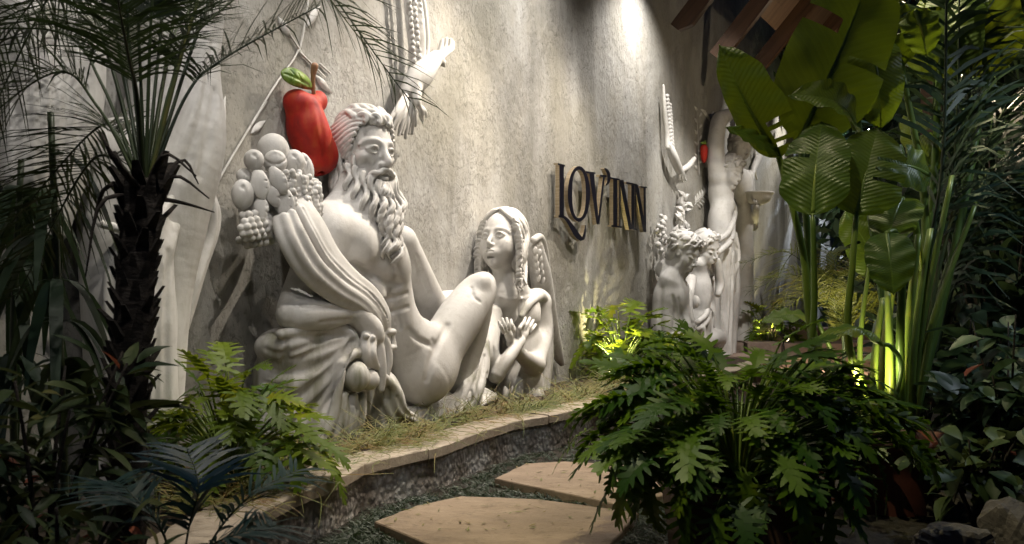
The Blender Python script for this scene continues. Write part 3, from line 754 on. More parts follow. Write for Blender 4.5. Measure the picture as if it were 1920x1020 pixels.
    for layer in range(3):
        m = (11, 10, 8)[layer]
        for i in range(m):
            t = -1 + 2 * (i + .5) / m
            an = t * 1.5
            x0 = .30 * math.sin(an); y0 = .04 + .35 * math.cos(an); z0 = -.17 - .21 * math.cos(an) ** 2 - layer * .19
            if layer: x0 *= .95 - .14 * layer; y0 = y0 * (1 - .06 * layer) + .05 * layer
            x0 -= .02 * layer
            L = (.50, .46, .40)[layer] * (.85 + .3 * rb.random())
            x1 = x0 * (.82 - .16 * layer) - .04; y1 = y0 + .04 + .03 * math.cos(an); z1 = z0 - L - .14 * math.cos(an) - .03 * rb.random()
            for q in range(2):
                o = (q - .5) * .030
                hd.wavy((x0 + o, y0, z0), (x1 + o * .6, y1, z1), .026, .072, 12.0, t * 1.6 + layer * 1.7 + q * .35, bulge=(x0 * .42, .05, 0), k=.004, n=18)
    for sgn in (1, -1):                                                  # moustache and lip tuft
        for q in range(4):
            hd.ch([(sgn * .012, .43 - .01 * q, -.222 - .006 * q, .020), (sgn * (.07 + .01 * q), .415, -.235 - .012 * q, .026), (sgn * (.125 + .012 * q), .36, -.30 + .01 * q, .026), (sgn * (.15 + .02 * q), .31, -.40 + .02 * q, .018), (sgn * (.19 + .02 * q), .30, -.44 + .03 * q, .010)], .006)
        for q in range(5):
            y = .10 - .04 * q
            hd.wavy((sgn * (.275 + .008 * q), y + .05, -.08 - .03 * q), (sgn * (.27 - .02 * q), y + .12 + .03 * q, -.42 - .06 * q), .026, .022, 8, q, k=.006, n=12)
    for q in range(5): hd.wavy(((q - 2) * .022, .385, -.365), ((q - 2) * .05, .40, -.62), .022, .025, 8, q, bulge=(0, .05, 0), k=.006, n=12)
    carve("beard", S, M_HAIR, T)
    # cloth over the rock
    S = fig_box(462, 600, 940, 850, .80, .0068)
    f = Fig(S, .22, 14)
    f.e(560, 706, 84, 84, 74, v=.24); f.e(592, 664, 76, 50, 70, v=.30); f.e(572, 790, 98, 60, 76, v=.26)
    f.e(648, 735, 52, 90, 58, v=.30); f.e(512, 775, 42, 72, 44, v=.17); f.e(700, 775, 50, 52, 52, v=.34); f.e(540, 650, 62, 38, 60, v=.26)
    f.c([(526, 626, .36, 9), (575, 618, .42, 11), (625, 614, .46, 12), (655, 626, .50, 11), (668, 645, .52, 10)], 10)
    # swag round the fruit, the loose fall of cloth, the hem along the ground
    f.c([(694, 668, .56, 8), (664, 662, .57, 11), (641, 682, .56, 12), (632, 725, .54, 12), (622, 780, .52, 13), (600, 828, .48, 12)], 9)
    for x, b in ((645, 14), (662, 14), (678, 12)): f.c([(x, 744, .54, 10), (x - 3, 775, .54, b), (x - 12, 812, .52, b), (x - 16, 835, .5, b - 2)], 6)
    f.e(724, 745, 32, 54, 34, v=.47, tilt=12, k=10)
    f.c([(716, 704, .56, 9), (742, 735, .56, 11), (752, 768, .55, 12), (775, 788, .53, 11)], 10)
    f.c([(720, 800, .47, 16), (775, 790, .45, 17), (830, 776, .42, 16), (880, 760, .40, 15), (922, 744, .38, 11)], 10)
    f.c([(770, 778, .42, 16), (840, 760, .37, 18), (905, 740, .34, 14)], 10)
    f.c([(905, 645, .34, 14), (896, 690, .36, 22), (880, 735, .40, 24), (868, 755, .40, 18)], 10)
    for (p, k) in (([(664, 640, 3), (625, 672, 7), (575, 696, 8), (520, 700, 6), (490, 688, 2)], 12), ([(658, 652, 3), (618, 700, 8), (568, 740, 9), (515, 752, 6), (484, 742, 2)], 12),
                   ([(650, 668, 3), (615, 730, 8), (570, 782, 9), (525, 805, 6), (498, 806, 2)], 12), ([(640, 690, 3), (612, 760, 7), (580, 812, 8), (560, 835, 5)], 10),
                   ([(600, 640, 2), (552, 660, 5), (520, 664, 4), (498, 655, 1)], 10), ([(645, 640, 2), (600, 655, 4), (560, 672, 4), (530, 674, 1)], 8),
                   ([(538, 640, 2), (536, 668, 4), (526, 684, 1)], 6), ([(560, 716, 2), (520, 726, 4), (494, 716, 1)], 8), ([(590, 765, 2), (548, 790, 5), (510, 838, 3)], 8)):
        f.d(p, k)
    for p in ([(655, 748, 2), (652, 780, 4), (638, 830, 4)], [(670, 748, 2), (670, 785, 4), (658, 832, 4)], [(690, 740, 3), (690, 780, 6), (682, 825, 5)],
              [(724, 715, 2), (730, 750, 6), (748, 784, 4), (764, 794, 2)], [(708, 726, 2), (714, 765, 5), (730, 800, 4)], [(745, 745, 2), (762, 774, 4), (785, 784, 2)]): f.d(p, 5)
    for i in range(11):
        x = 768 + i * 14; y = 797 - (x - 768) * .34; f.d([(x + 3, y - 26, 1.5), (x + (i % 3) * 3, y - 8, 3.5 + i % 2), (x - 4, y + 12, 3)], 4)
    for p in ([(900, 650, 2), (888, 700, 5), (868, 748, 4)], [(908, 668, 2), (902, 712, 5), (890, 752, 4)], [(886, 680, 2), (872, 722, 4), (850, 756, 3)], [(914, 700, 2), (912, 728, 4), (906, 752, 3)]): f.d(p, 5)
    for p in ([(655, 632, 2), (610, 690, 2.5), (545, 722, 2.5), (495, 722, 1)], [(652, 660, 2), (610, 722, 3), (545, 780, 2.5), (502, 786, 1)], [(645, 680, 2), (606, 752, 3), (560, 806, 3), (540, 836, 2)]): f.d(p, 6, False, .2)
    carve("drapery", S, M_MARBLE_MOSS, T)
    S = fig_box(635, 660, 720, 745, .72, .006, .2); f = Fig(S, .55, 6)
    f.e(668, 706, 26, 29, 26, v=.58); f.e(692, 712, 20, 20, 20, v=.58, k=10); f.c([(704, 700, .58, 6), (708, 690, .58, 3)], 5)
    f.c([(690, 690, .63, 3), (684, 708, .63, 4), (690, 728, .62, 3)], 4, True)
    carve("fruit", S, M_MARBLE_MOSS, T)
    # horn of plenty
    S = fig_box(490, 370, 750, 665, .80, .0064, .1); f = Fig(S, .42, 10)
    line = [(548, 400, .34, 40), (566, 440, .38, 47), (596, 492, .42, 45), (640, 534, .46, 38), (682, 562, .50, 31), (710, 592, .53, 21), (722, 622, .54, 9), (725, 640, .54, 6)]
    f.c(line, 5)
    L = spline(line, 24)
    for fr in (-.80, -.42, -.02, .38, .76):
        pts = []
        for i in range(24):
            t = L[min(i + 1, 23)][:2] - L[max(i - 1, 0)][:2]; t = t / np.linalg.norm(t); nn = np.array([t[1], -t[0]])
            x, y, v, r = L[i]; q = np.array([x, y]) + nn * fr * r
            pts.append((q[0], q[1], v + .135 * math.sqrt(1 - fr * fr) * r / 44, .20 * r + 1))
        f.c(pts, 7, n=48)
    for fr in (-.62, -.22, .18, .58):
        pts = []
        for i in range(24):
            t = L[min(i + 1, 23)][:2] - L[max(i - 1, 0)][:2]; t = t / np.linalg.norm(t); nn = np.array([t[1], -t[0]])
            x, y, v, r = L[i]; q = np.array([x, y]) + nn * fr * r
            pts.append((q[0], q[1], v + .185 * math.sqrt(1 - fr * fr) * r / 44, .10 * r))
        f.c(pts, 3, True, n=48)
    f.e(520, 345, 58, 76, 52, v=.25, tilt=-20); f.e(560, 345, 36, 60, 40, v=.26, tilt=-10); f.e(478, 380, 32, 60, 42, v=.22)
    f.c([(726, 622, .57, 7), (738, 622, .56, 6)], 2); f.c([(736, 620, .56, 4), (738, 650, .56, 5)], 2); f.c([(730, 652, .57, 6), (739, 651, .56, 6)], 2)
    horn = carve("cornucopia", S, M_MARBLE, T)
    fr = []
    def fruit(name, x, y, rx, ry, v, tilt=0, fn=None, rd=None):
        S = fig_box(x - rx * 1.35 - 6, y - ry * 1.35 - 6, x + rx * 1.35 + 6, y + ry * 1.35 + 6, v + .30, .005, max(.01, v - .26)); f = Fig(S, v, 3)
        f.e(x, y, rx, ry, rd or min(rx, ry), tilt=tilt, v=v)
        if fn is None:
            f.d([(x - 2, y - ry * .55, 1), (x, y - ry * .5, rx * .16), (x + 3, y - ry * .52, 1)], 5); f.d([(x + rx * .1, y - ry * .4, .6), (x + rx * .35, y, 1.1), (x + rx * .25, y + ry * .55, .5)], 4); f.d([(x, y - ry * .5, 1.2), (x + 2, y - ry * .75, 1.4)], 1.5, False)
        if fn: fn(f)
        carve(name, S, M_MARBLE, horn)
    def melon(f):
        for i in range(-3, 4): f.c([(512 + i * 3, 248, .33, 2), (512 + i * 9, 268, .385 - .012 * abs(i), 3), (512 + i * 10, 296, .37, 3)], 2.5, True)
    def rose(f):
        f.d([(497, 300, 1), (510, 308, 2.5), (526, 306, 2), (537, 298, 1)], 3); f.d([(502, 316, 1), (516, 321, 2), (530, 316, 1)], 3); f.d([(508, 290, 2), (516, 286, 3.5), (526, 290, 2)], 3, False)
    fruit("melon", 512, 282, 30, 32, .26, fn=melon)
    fruit("apple", 476, 300, 19, 20, .30); fruit("apple", 455, 365, 21, 29, .30); fruit("apple", 458, 330, 15, 15, .24)
    fruit("pomegranate", 516, 304, 22, 23, .34, fn=rose)
    fruit("apple", 551, 303, 21, 23, .34, tilt=15); fruit("pear", 573, 312, 14, 27, .30, tilt=20)
    def berries(pts, r, v):
        def fn(f):
            for (x, y, dv) in pts: f.e(x, y, r, r, r, v=v + dv, k=1.2)
        return fn
    pts = []
    for j in range(6):
        for i in range(6):
            x = 479 + (i - 2.5) * 11 + (j % 2) * 5 - (j - 2.5) * 1.5; y = 428 + (j - 2.5) * 11.5 + (i - 2.5) * -2
            q = 1 - ((x - 479) / 36) ** 2 - ((y - 428) / 38) ** 2
            if q > -.05: pts.append((x, y, .115 * math.sqrt(max(q, 0)) - .01))
    fruit("berry_cluster", 479, 428, 31, 34, .28, fn=berries(pts, 7.8, .29), tilt=10)
    for (cx, cy, w, hgt, sd, v) in ((549, 352, 15, 30, 1, .38), (570, 366, 12, 34, 2, .38), (591, 372, 11, 28, 3, .34)):
        rr = random.Random(sd); pts = []
        for j in range(8):
            for i in range(3):
                t = j / 7; ww = w * (1 - .45 * t)
                pts.append((cx + (i - 1) * ww * .75 + rr.uniform(-2, 2) + t * 4, cy - hgt + 2 * hgt * t + rr.uniform(-2, 2), .05 - .02 * abs(i - 1) + rr.uniform(-.008, .008)))
        fruit("grape_bunch", cx, cy, w * .8, hgt, v, fn=berries(pts, 6.2, v), rd=9)
    def leaf(x, y, ang, L, w, v):
        def fn(f):
            a = math.radians(ang); dx, dy = math.cos(a), -math.sin(a)
            f.c([(x - dx * L * .5, y - dy * L * .5, v, w * .55), (x - dx * L * .1, y - dy * L * .1, v + .03, w), (x + dx * L * .25, y + dy * L * .25, v + .04, w * .7), (x + dx * L * .55, y + dy * L * .55, v + .03, 1.5)], 2, flat=((0, 0, 1), .32))
            f.c([(x - dx * L * .5, y - dy * L * .5, v + .045, 1.5), (x, y, v + .082, 1.8), (x + dx * L * .5, y + dy * L * .5, v + .05, 1)], 2.5, True)
            for q in (-.3, 0, .3):
                for sg in (1, -1): f.c([(x + dx * L * q, y + dy * L * q, v + .075, 1), (x + dx * L * (q + .18) + sg * dy * w * .8, y + dy * L * (q + .18) - sg * dx * w * .8, v + .06, 1.2)], 2, True)
        fruit("leaf", x, y, w * .3, w * .3, v, fn=fn)
    leaf(488, 348, -80, 52, 17, .34); leaf(524, 342, -62, 50, 16, .39); leaf(534, 384, -72, 72, 20, .38); leaf(490, 392, -85, 40, 14, .34); leaf(511, 368, -65, 42, 14, .36)
    return T
build_reclining()
# ------------------------------------------------------------------ winged figure with crossed hands
def hand(f, wx, wy, tx, ty, v, spread, L, r=5.0, palm=12, thumb=1):
    """palm from the wrist pixel toward the fingertips' pixel, four unequal bent fingers and a thumb"""
    d = np.array([tx - wx, ty - wy], float); d /= np.linalg.norm(d); n = np.array([-d[1], d[0]])
    c = np.array([wx, wy]) + d * palm
    f.c([(wx, wy, v, palm * .55), (c[0], c[1], v + .012, palm * .75), (c[0] + d[0] * palm * .7, c[1] + d[1] * palm * .7, v + .012, palm * .6)], 5)
    for i, ln in enumerate((.86, 1.0, .95, .74)):
        o = (i - 1.5) * spread; b = c + d * palm * .8 + n * o * 1.0
        e = b + (d * L + n * o * .45) * ln
        m = (b + e) / 2
        f.c([(b[0], b[1], v + .02, r), (m[0], m[1], v + .032, r * .95), (e[0], e[1], v + .015, r * .7)], 1.2)
    b = c - d * palm * .3 + n * thumb * palm * .6; m = b + d * L * .45 + n * thumb * palm * .5; e = m + d * L * .4
    f.c([(b[0], b[1], v + .01, r * 1.15), (m[0], m[1], v + .025, r), (e[0], e[1], v + .02, r * .75)], 2)
def build_angel():
    base = at_v(985, 745, .2); base[2] = SOIL
    T = thing("angel_statue", "white carved winged angel with hands crossed on the chest beside a raised stone knee", "statue", base)
    S = fig_box(890, 378, 1050, 775, .62, .0062); f = Fig(S, .24, 10)
    hd = Head(S, 944, 452, .26, 118, -32, 13, 4)
    hd.face()
    hd.ch([(0, -.04, -.30, .19), (0, -.12, -.62, .20), (0, -.16, -.85, .24)], .06)
    f.c([(955, 505, .24, 22), (966, 545, .22, 26)], 14)
    f.e(972, 585, 42, 52, 40, v=.20); f.e(978, 650, 40, 62, 38, v=.20); f.e(975, 715, 44, 55, 40, v=.20)
    f.e(1006, 566, 28, 26, 26, v=.22, k=14); f.e(942, 566, 22, 24, 22, v=.2, k=14)
    f.e(952, 592, 18, 18, 12, v=.28, k=22); f.e(984, 594, 18, 18, 12, v=.28, k=22)
    f.d([(938, 556, 2), (955, 562, 3), (964, 560, 1.5)], 5, False); f.d([(974, 560, 1.5), (990, 558, 3), (1006, 556, 2)], 5, False)   # collar bones
    f.c([(1012, 570, .26, 20), (1018, 625, .30, 18), (1002, 682, .36, 20)], 8)        # arm on the wing side
    f.c([(1002, 684, .37, 20), (980, 668, .42, 14), (960, 645, .44, 10)], 6)
    hand(f, 957, 640, 944, 590, .44, 5.6, 25, 4.0, 11, 1)
    f.c([(922, 590, .24, 20), (910, 655, .28, 26), (930, 702, .38, 17)], 8)           # other arm
    f.c([(930, 702, .40, 15), (952, 672, .46, 13), (976, 640, .49, 9.5)], 6)
    hand(f, 977, 638, 1000, 592, .48, 5.6, 25, 4.0, 11, -1)
    f.c([(900, 640, .3, 10), (905, 622, .32, 9)], 6)
    carve("body", S, M_MARBLE, T)
    S = fig_box(890, 378, 1010, 560, .50, .0050); hd.S = S
    hd.e((0, -.05, .15), (.33, .36, .36), 0); hd.e((0, -.14, -.15), (.35, .27, .42), .08)
    hd.e((0, .34, -.05), (.25, .24, .38), .03, True); hd.e((0, .25, -.45), (.20, .3, .3), .04, True)
    rr = random.Random(5)
    for sg in (1, -1):
        for i in range(8):
            hd.lock([(sg * (6 + i * 3), 58 + i * 3), (sg * (30 + i * 9), 44 + 2 * i), (sg * (62 + i * 12), 12 + i * 2), (sg * (80 + i * 12), -14)], .030, .003, out=1.07, wave=.022)
        for j in range(17):                                             # curls falling to the shoulder
            t = j / 16; c = (sg * (.27 + .13 * math.sin(t * 2.4)), .14 - .16 * t, .22 - .95 * t)
            for q in range(3):
                a = rr.uniform(0, 6.28); rad = .06 + .016 * q
                hd.ch([(c[0] + rad * math.cos(a + th), c[1] + .03 + rad * .7 * math.sin(a + th * .7), c[2] + rad * math.sin(a + th), .020) for th in np.linspace(0, 4.2, 7)], .003, n=12)
        for i in range(6): hd.wavy(hd.skull(sg * (78 + i * 14), 10, 1.02), (sg * (.36 - .03 * i), -.12 - .04 * i, -.70), .045, .04, 10, i, k=.004)
    carve("hair", S, M_HAIR, T)
    # shawl and skirt
    S = fig_box(905, 545, 1050, 775, .56, .0064); f = Fig(S, .26, 6)
    f.c([(978, 592, .33, 6), (995, 566, .36, 9), (1014, 556, .32, 11), (1026, 585, .28, 9), (1029, 630, .26, 9), (1024, 685, .26, 10), (1014, 740, .26, 11)], 5)
    f.c([(1022, 600, .16, 9), (1030, 660, .16, 9), (1020, 740, .16, 10)], 6)
    f.e(975, 745, 46, 42, 40, v=.22, k=10)
    for x, d in ((938, -8), (952, -4), (966, -1), (980, 2), (994, 5), (1006, 8)): f.d([(x + 5, 706, 2), (x, 735, 4.5), (x + d, 772, 5)], 5)
    carve("drapery", S, M_MARBLE_MOSS, T)
    S = fig_box(985, 432, 1066, 700, .34, .0062, -.03); f = Fig(S, .08, 6)
    f.c([(1003, 462, .10, 16), (1014, 520, .08, 22), (1028, 600, .06, 19), (1044, 660, .05, 12), (1052, 682, .05, 5)], 4, flat=((.35, 0, 1), .42))
    f.c([(1000, 450, .14, 7), (1014, 446, .13, 7), (1024, 480, .11, 6), (1034, 560, .08, 5), (1050, 660, .07, 4), (1055, 682, .07, 3)], 4)
    for i, (x0, y0, x1, y1) in enumerate(((1002, 470, 1018, 600), (1008, 480, 1032, 640), (1014, 490, 1044, 665), (1000, 500, 1014, 570))):
        f.c([(x0, y0, .17, 2.4), ((x0 + x1) / 2 + 2, (y0 + y1) / 2, .155, 3), (x1, y1, .12, 2)], 3, True)
    for j in range(5):
        for i in range(2): f.e(1003 + i * 8 + j * 1.6, 470 + j * 13 + i * 4, 5, 8, 3.5, v=.158 - .004 * j, tilt=-10, k=4)
    carve("wing", S, M_MARBLE, T)
build_angel()

# ------------------------------------------------------------------ the crouching pair
def curly(hd, S, seed, n=60, r=.026, lo=-10):
    rr = random.Random(seed)
    hd.e((0, -.03, .17), (.34, .375, .36), 0, S=S); hd.e((0, -.14, -.10), (.30, .24, .26), .06, S=S)
    hd.e((0, .36, -.12), (.26, .26, .33), .03, True, S=S)
    for i in range(n):
        az = rr.uniform(-175, 175); el = math.degrees(math.asin(rr.uniform(math.sin(math.radians(lo)), 1)))
        if abs(az) < 50 and el < 26: continue
        hd.lock([(az, el), (az + rr.uniform(8, 20) * (1 if az > 0 else -1), el - rr.uniform(6, 16)), (az + rr.uniform(10, 26) * (1 if az > 0 else -1), el - rr.uniform(18, 30))], r * rr.uniform(.8, 1.3), .005, S=S, out=1.10)
    for i in range(11):
        a = -60 + i * 12; c = np.array(hd.skull(a, 34 + rr.uniform(-6, 6), 1.08))
        hd.ch([(*(c + np.array([.06 * math.cos(t), .02, .06 * math.sin(t)])), r * .8) for t in np.linspace(rr.uniform(0, 3), rr.uniform(4, 6), 7)], .004, S=S, n=14)
def blobs(f, pts, r, k=1): 
    for q in pts: f.e(q[0], q[1], r * (q[3] if len(q) > 3 else 1), r * (q[3] if len(q) > 3 else 1), r, v=q[2], k=k)
def build_pair():
    base = at_v(1270, 665, .25); base[2] = SOIL
    T = thing("crouching_statue", "white carved youth with leafy curls bending over with bare rounded back", "statue", base)
    S = fig_box(1212, 420, 1325, 690, .75, .0105); f = Fig(S, .30, 8)
    hd = Head(S, 1280, 474, .42, 80, 62, -24, -6); hd.face(eyes_down=True)
    hd.ch([(0, -.08, -.25, .2), (0, -.25, -.55, .22)], .06)
    f.c([(1268, 505, .36, 16), (1258, 525, .3, 22)], 10)
    f.e(1257, 560, 33, 48, 30, v=.28, tilt=-8); f.e(1250, 612, 30, 60, 30, v=.24); f.e(1248, 665, 30, 50, 30, v=.22)
    f.e(1276, 540, 15, 17, 15, v=.36, k=10)
    f.c([(1277, 540, .38, 14), (1281, 580, .42, 12), (1288, 615, .48, 10), (1300, 625, .50, 8)], 6)
    f.c([(1262, 640, .36, 14), (1284, 625, .42, 13), (1280, 690, .42, 13)], 7)
    f.d([(1261, 555, 1), (1266, 585, 4), (1262, 622, 2)], 5); f.d([(1272, 560, 1), (1276, 590, 2), (1284, 612, 1)], 4); f.d([(1240, 540, 1), (1238, 580, 2.5), (1240, 630, 1)], 8)
    carve("body", S, M_MARBLE, T)
    S = fig_box(1220, 365, 1325, 525, .8, .0095); hd.S = S; curly(hd, S, 21)
    f = Fig(S, .4, 2); rr = random.Random(4)
    for i in range(12):                                                # vine leaves on the head
        x, y = 1268 + rr.uniform(-14, 26), 436 + rr.uniform(-10, 16); w = f.surf(x, y)
        if w is not None:
            ax_ = img_axes(w); an = rr.uniform(0, 3.1); e1 = ax_[0] * math.cos(an) + ax_[1] * math.sin(an); e2 = np.cross(ax_[2], e1)
            S.ell(to_g(w), np.array([7, 4.5, 3]) * w[1] / F, GM @ np.stack([e1, e2, ax_[2]], 1), 1.5 * w[1] / F)
    carve("hair", S, M_HAIR, T)
    S = fig_box(1222, 385, 1262, 500, .42, .0095); f = Fig(S, .14, 2); rr = random.Random(9)
    blobs(f, [(1240 + rr.uniform(-8, 8), 405 + i * 3.6, .14 + rr.uniform(-.03, .06), rr.uniform(.7, 1.2)) for i in range(24)], 5.6)
    carve("grape_bunch", S, M_MARBLE, T)
    T2 = thing("kneeling_statue", "white carved kneeling nude with wavy hair and cloth gathered at the lap", "statue", at_v(1315, 660, .25) * np.array([1, 1, 0]) + np.array([0, 0, SOIL]))
    S = fig_box(1285, 430, 1360, 690, .75, .0105); f = Fig(S, .26, 7)
    hd = Head(S, 1322, 466, .36, 70, 50, -16, 6); hd.face(eyes_down=True)
    hd.ch([(0, -.08, -.25, .2), (0, -.2, -.6, .22)], .06)
    f.c([(1312, 495, .32, 12), (1310, 515, .28, 17)], 8)
    f.e(1310, 545, 25, 42, 23, v=.28); f.e(1311, 600, 24, 48, 23, v=.28); f.e(1302, 566, 11, 13, 9, v=.36, k=12); f.e(1318, 566, 10, 13, 9, v=.35, k=12)
    f.c([(1326, 525, .24, 12), (1332, 575, .24, 10), (1327, 625, .34, 9), (1320, 660, .36, 10)], 6)
    f.c([(1296, 525, .34, 11), (1290, 570, .42, 9), (1296, 610, .48, 8)], 5)
    f.c([(1318, 640, .34, 16), (1345, 635, .30, 18), (1352, 675, .26, 14)], 8); f.c([(1308, 630, .36, 16), (1300, 690, .34, 15)], 8)
    hand(f, 1330, 500, 1346, 488, .36, 3.6, 10, 2.6, 5, 1); f.c([(1330, 530, .30, 8), (1338, 515, .34, 6), (1331, 500, .36, 5)], 4)
    carve("body", S, M_MARBLE, T2)
    S = fig_box(1276, 418, 1362, 515, .7, .0095); hd.S = S; curly(hd, S, 33, 70, .024, -30); carve("hair", S, M_HAIR, T2)
    S = fig_box(1280, 555, 1358, 690, .75, .0105); f = Fig(S, .36, 4)
    f.c([(1290, 590, .46, 4), (1302, 605, .50, 5), (1322, 592, .44, 5), (1330, 570, .38, 4)], 3); f.c([(1290, 600, .46, 4), (1304, 618, .50, 5), (1324, 604, .44, 5), (1332, 585, .38, 4)], 3)
    f.c([(1308, 622, .42, 16), (1308, 660, .42, 20), (1306, 690, .42, 22)], 6)
    for i in range(7): f.d([(1294 + i * 5, 618 + (i % 2) * 6, 1), (1291 + i * 6, 650, 2.4), (1288 + i * 7, 692, 3)], 3)
    carve("drapery", S, M_MARBLE, T2)
    V = thing("vine_relief", "tall tuft of carved white vine leaves above the youth with leafy curls", "relief", at_v(1283, 430, 0))
    rr = random.Random(12); stem = Geo(); stem.tube([at_v(1280, 440, .05), at_v(1281, 400, .06), at_v(1283, 362, .05)], [.03, .025, .012], 6); stem.build("stem", M_MARBLE, V)
    for i in range(20):
        S = None; t = i / 19; x = 1282 + rr.uniform(-13, 13) * (1.2 - .7 * t); y = 438 - 74 * t
        w = at_v(x, y, .07); g = Geo(); r_, u_, t_ = img_axes(w); a = rr.uniform(.3, 2.8); L = .075
        d = r_ * math.cos(a) + u_ * math.sin(a); s_ = np.cross(t_, d)
        vs = [w - d * L, w - d * .3 * L + s_ * .6 * L, w + d * .2 * L + s_ * .45 * L, w + d * L, w + d * .2 * L - s_ * .45 * L, w - d * .3 * L - s_ * .6 * L, w + t_ * .03, w + d * .5 * L + t_ * .02]
        g.add(vs, [(0, 5, 6), (0, 6, 1), (1, 6, 2), (5, 4, 6), (6, 7, 2), (4, 7, 6), (2, 7, 3), (7, 4, 3)]); g.add([v - t_ * .03 for v in vs], [(0, 1, 2, 3, 4, 5)])
        g.build("leaf", M_MARBLE, V, False)
build_pair()

# ------------------------------------------------------------------ two tall standing figures
def build_standing():
    base = at_v(1355, 655, .25); base[2] = SOIL
    T = thing("raised_arm_statue", "tall white carved woman with one arm raised over her head and cloth at the hips", "statue", base)
    S = fig_box(1322, 195, 1412, 668, .75, .0125); f = Fig(S, .26, 8)
    f.c([(1346, 330, .24, 18), (1342, 280, .22, 16), (1346, 236, .20, 15), (1352, 222, .2, 14)], 8)
    f.c([(1350, 224, .2, 14), (1372, 212, .24, 11), (1390, 204, .28, 9)], 5)
    f.e(1352, 360, 24, 44, 22, v=.26); f.e(1364, 387, 13, 15, 10, v=.36, k=12); f.e(1350, 420, 23, 48, 22, v=.26)
    f.e(1350, 470, 27, 45, 24, v=.26)
    f.c([(1350, 480, .26, 26), (1350, 550, .26, 21), (1352, 610, .26, 16), (1352, 660, .26, 13)], 8)
    f.c([(1366, 480, .34, 18), (1372, 540, .38, 16), (1370, 610, .34, 13), (1368, 660, .34, 12)], 6)
    hd = Head(S, 1370, 322, .40, 62, 50, -18, -8); hd.face(eyes_down=True); hd.ch([(0, -.1, -.3, .2), (-.05, -.25, -.6, .22)], .06)
    carve("body", S, M_MARBLE, T)
    S = fig_box(1334, 280, 1398, 360, .75, .0105); hd.S = S; curly(hd, S, 8, 60, .028, -30); carve("hair", S, M_HAIR, T)
    S = fig_box(1322, 375, 1410, 668, .75, .0125); f = Fig(S, .34, 4)
    f.c([(1372, 372, .42, 4), (1378, 400, .42, 5), (1366, 435, .46, 6), (1344, 452, .44, 6), (1334, 462, .36, 5)], 3)
    f.c([(1376, 420, .42, 4), (1370, 450, .48, 6), (1350, 470, .46, 6), (1336, 480, .36, 5)], 3)
    f.c([(1376, 440, .42, 7), (1380, 480, .44, 9), (1372, 530, .42, 8), (1378, 575, .38, 5)], 5); f.c([(1352, 480, .30, 26), (1352, 560, .32, 24), (1352, 660, .32, 22)], 8)
    for i in range(4): f.d([(1370 + i * 4, 440 + 8 * i, 1), (1374 + i * 4, 480, 2), (1366 + i * 5, 530, 1.5)], 3)
    for i in range(6): f.d([(1336 + 7 * i, 490 + (i % 3) * 14, 1), (1334 + 7 * i + (i % 2) * 3, 560, 2.4), (1336 + 6 * i, 662, 3)], 4)
    f.c([(1345, 490, .46, 7), (1350, 530, .48, 9), (1346, 552, .48, 6)], 4)
    carve("drapery", S, M_MARBLE, T)
    T2 = thing("bowl_bearer_statue", "tall white carved figure holding out a shallow bowl on one hand", "statue", at_v(1390, 650, .2) * np.array([1, 1, 0]) + np.array([0, 0, SOIL]))
    S = fig_box(1366, 225, 1442, 668, .80, .0125); f = Fig(S, .24, 8)
    hd = Head(S, 1388, 272, .34, 62, 42, -22, -10); hd.face(eyes_down=True); hd.ch([(0, -.1, -.3, .2), (0, -.2, -.75, .24)], .06)
    f.e(1392, 350, 20, 34, 20, v=.24); f.e(1402, 332, 12, 14, 12, v=.26, k=8); f.e(1394, 420, 18, 50, 20, v=.22); f.e(1394, 480, 20, 46, 22, v=.22)
    f.c([(1392, 500, .24, 20), (1394, 570, .24, 16), (1390, 655, .24, 12)], 8)
    f.c([(1404, 335, .26, 10), (1410, 390, .24, 9), (1413, 425, .26, 8.5), (1416, 405, .40, 7), (1418, 388, .46, 6)], 4)
    hand(f, 1417, 392, 1421, 374, .46, 3.4, 8, 2.4, 5, 1)
    carve("body", S, M_MARBLE, T2)
    S = fig_box(1364, 225, 1420, 310, .70, .0105); hd.S = S; curly(hd, S, 14, 60, .028, -30); carve("hair", S, M_HAIR, T2)
    S = fig_box(1372, 430, 1420, 668, .70, .0125); f = Fig(S, .34, 4)
    f.c([(1404, 450, .26, 6), (1406, 540, .26, 8), (1400, 655, .26, 10)], 5)
    for i in range(3): f.d([(1402 + i * 3, 460, 1), (1403 + i * 3, 540, 2), (1396 + i * 5, 660, 2.5)], 3)
    carve("drapery", S, M_MARBLE, T2)
    g = Geo(); c = at_v(1421, 364, .46); m = c[1] / F                  # the bowl
    prof = [(0, -.16), (.10, -.155), (.17, -.12), (.215, -.05), (.225, .0), (.245, .005), (.245, .03), (.21, .03), (.19, -.03), (.10, -.09), (0, -.10)]
    vs = []; fs = []
    for (r, z) in prof:
        for k in range(28): a = 2 * math.pi * k / 28; vs.append(c + np.array([r * math.cos(a), r * math.sin(a), z]))
    for i in range(len(prof) - 1):
        for k in range(28): fs.append((i * 28 + k, i * 28 + (k + 1) % 28, (i + 1) * 28 + (k + 1) % 28, (i + 1) * 28 + k))
    g.add(vs, fs); g.build("bowl", M_MARBLE, T2)
build_standing()

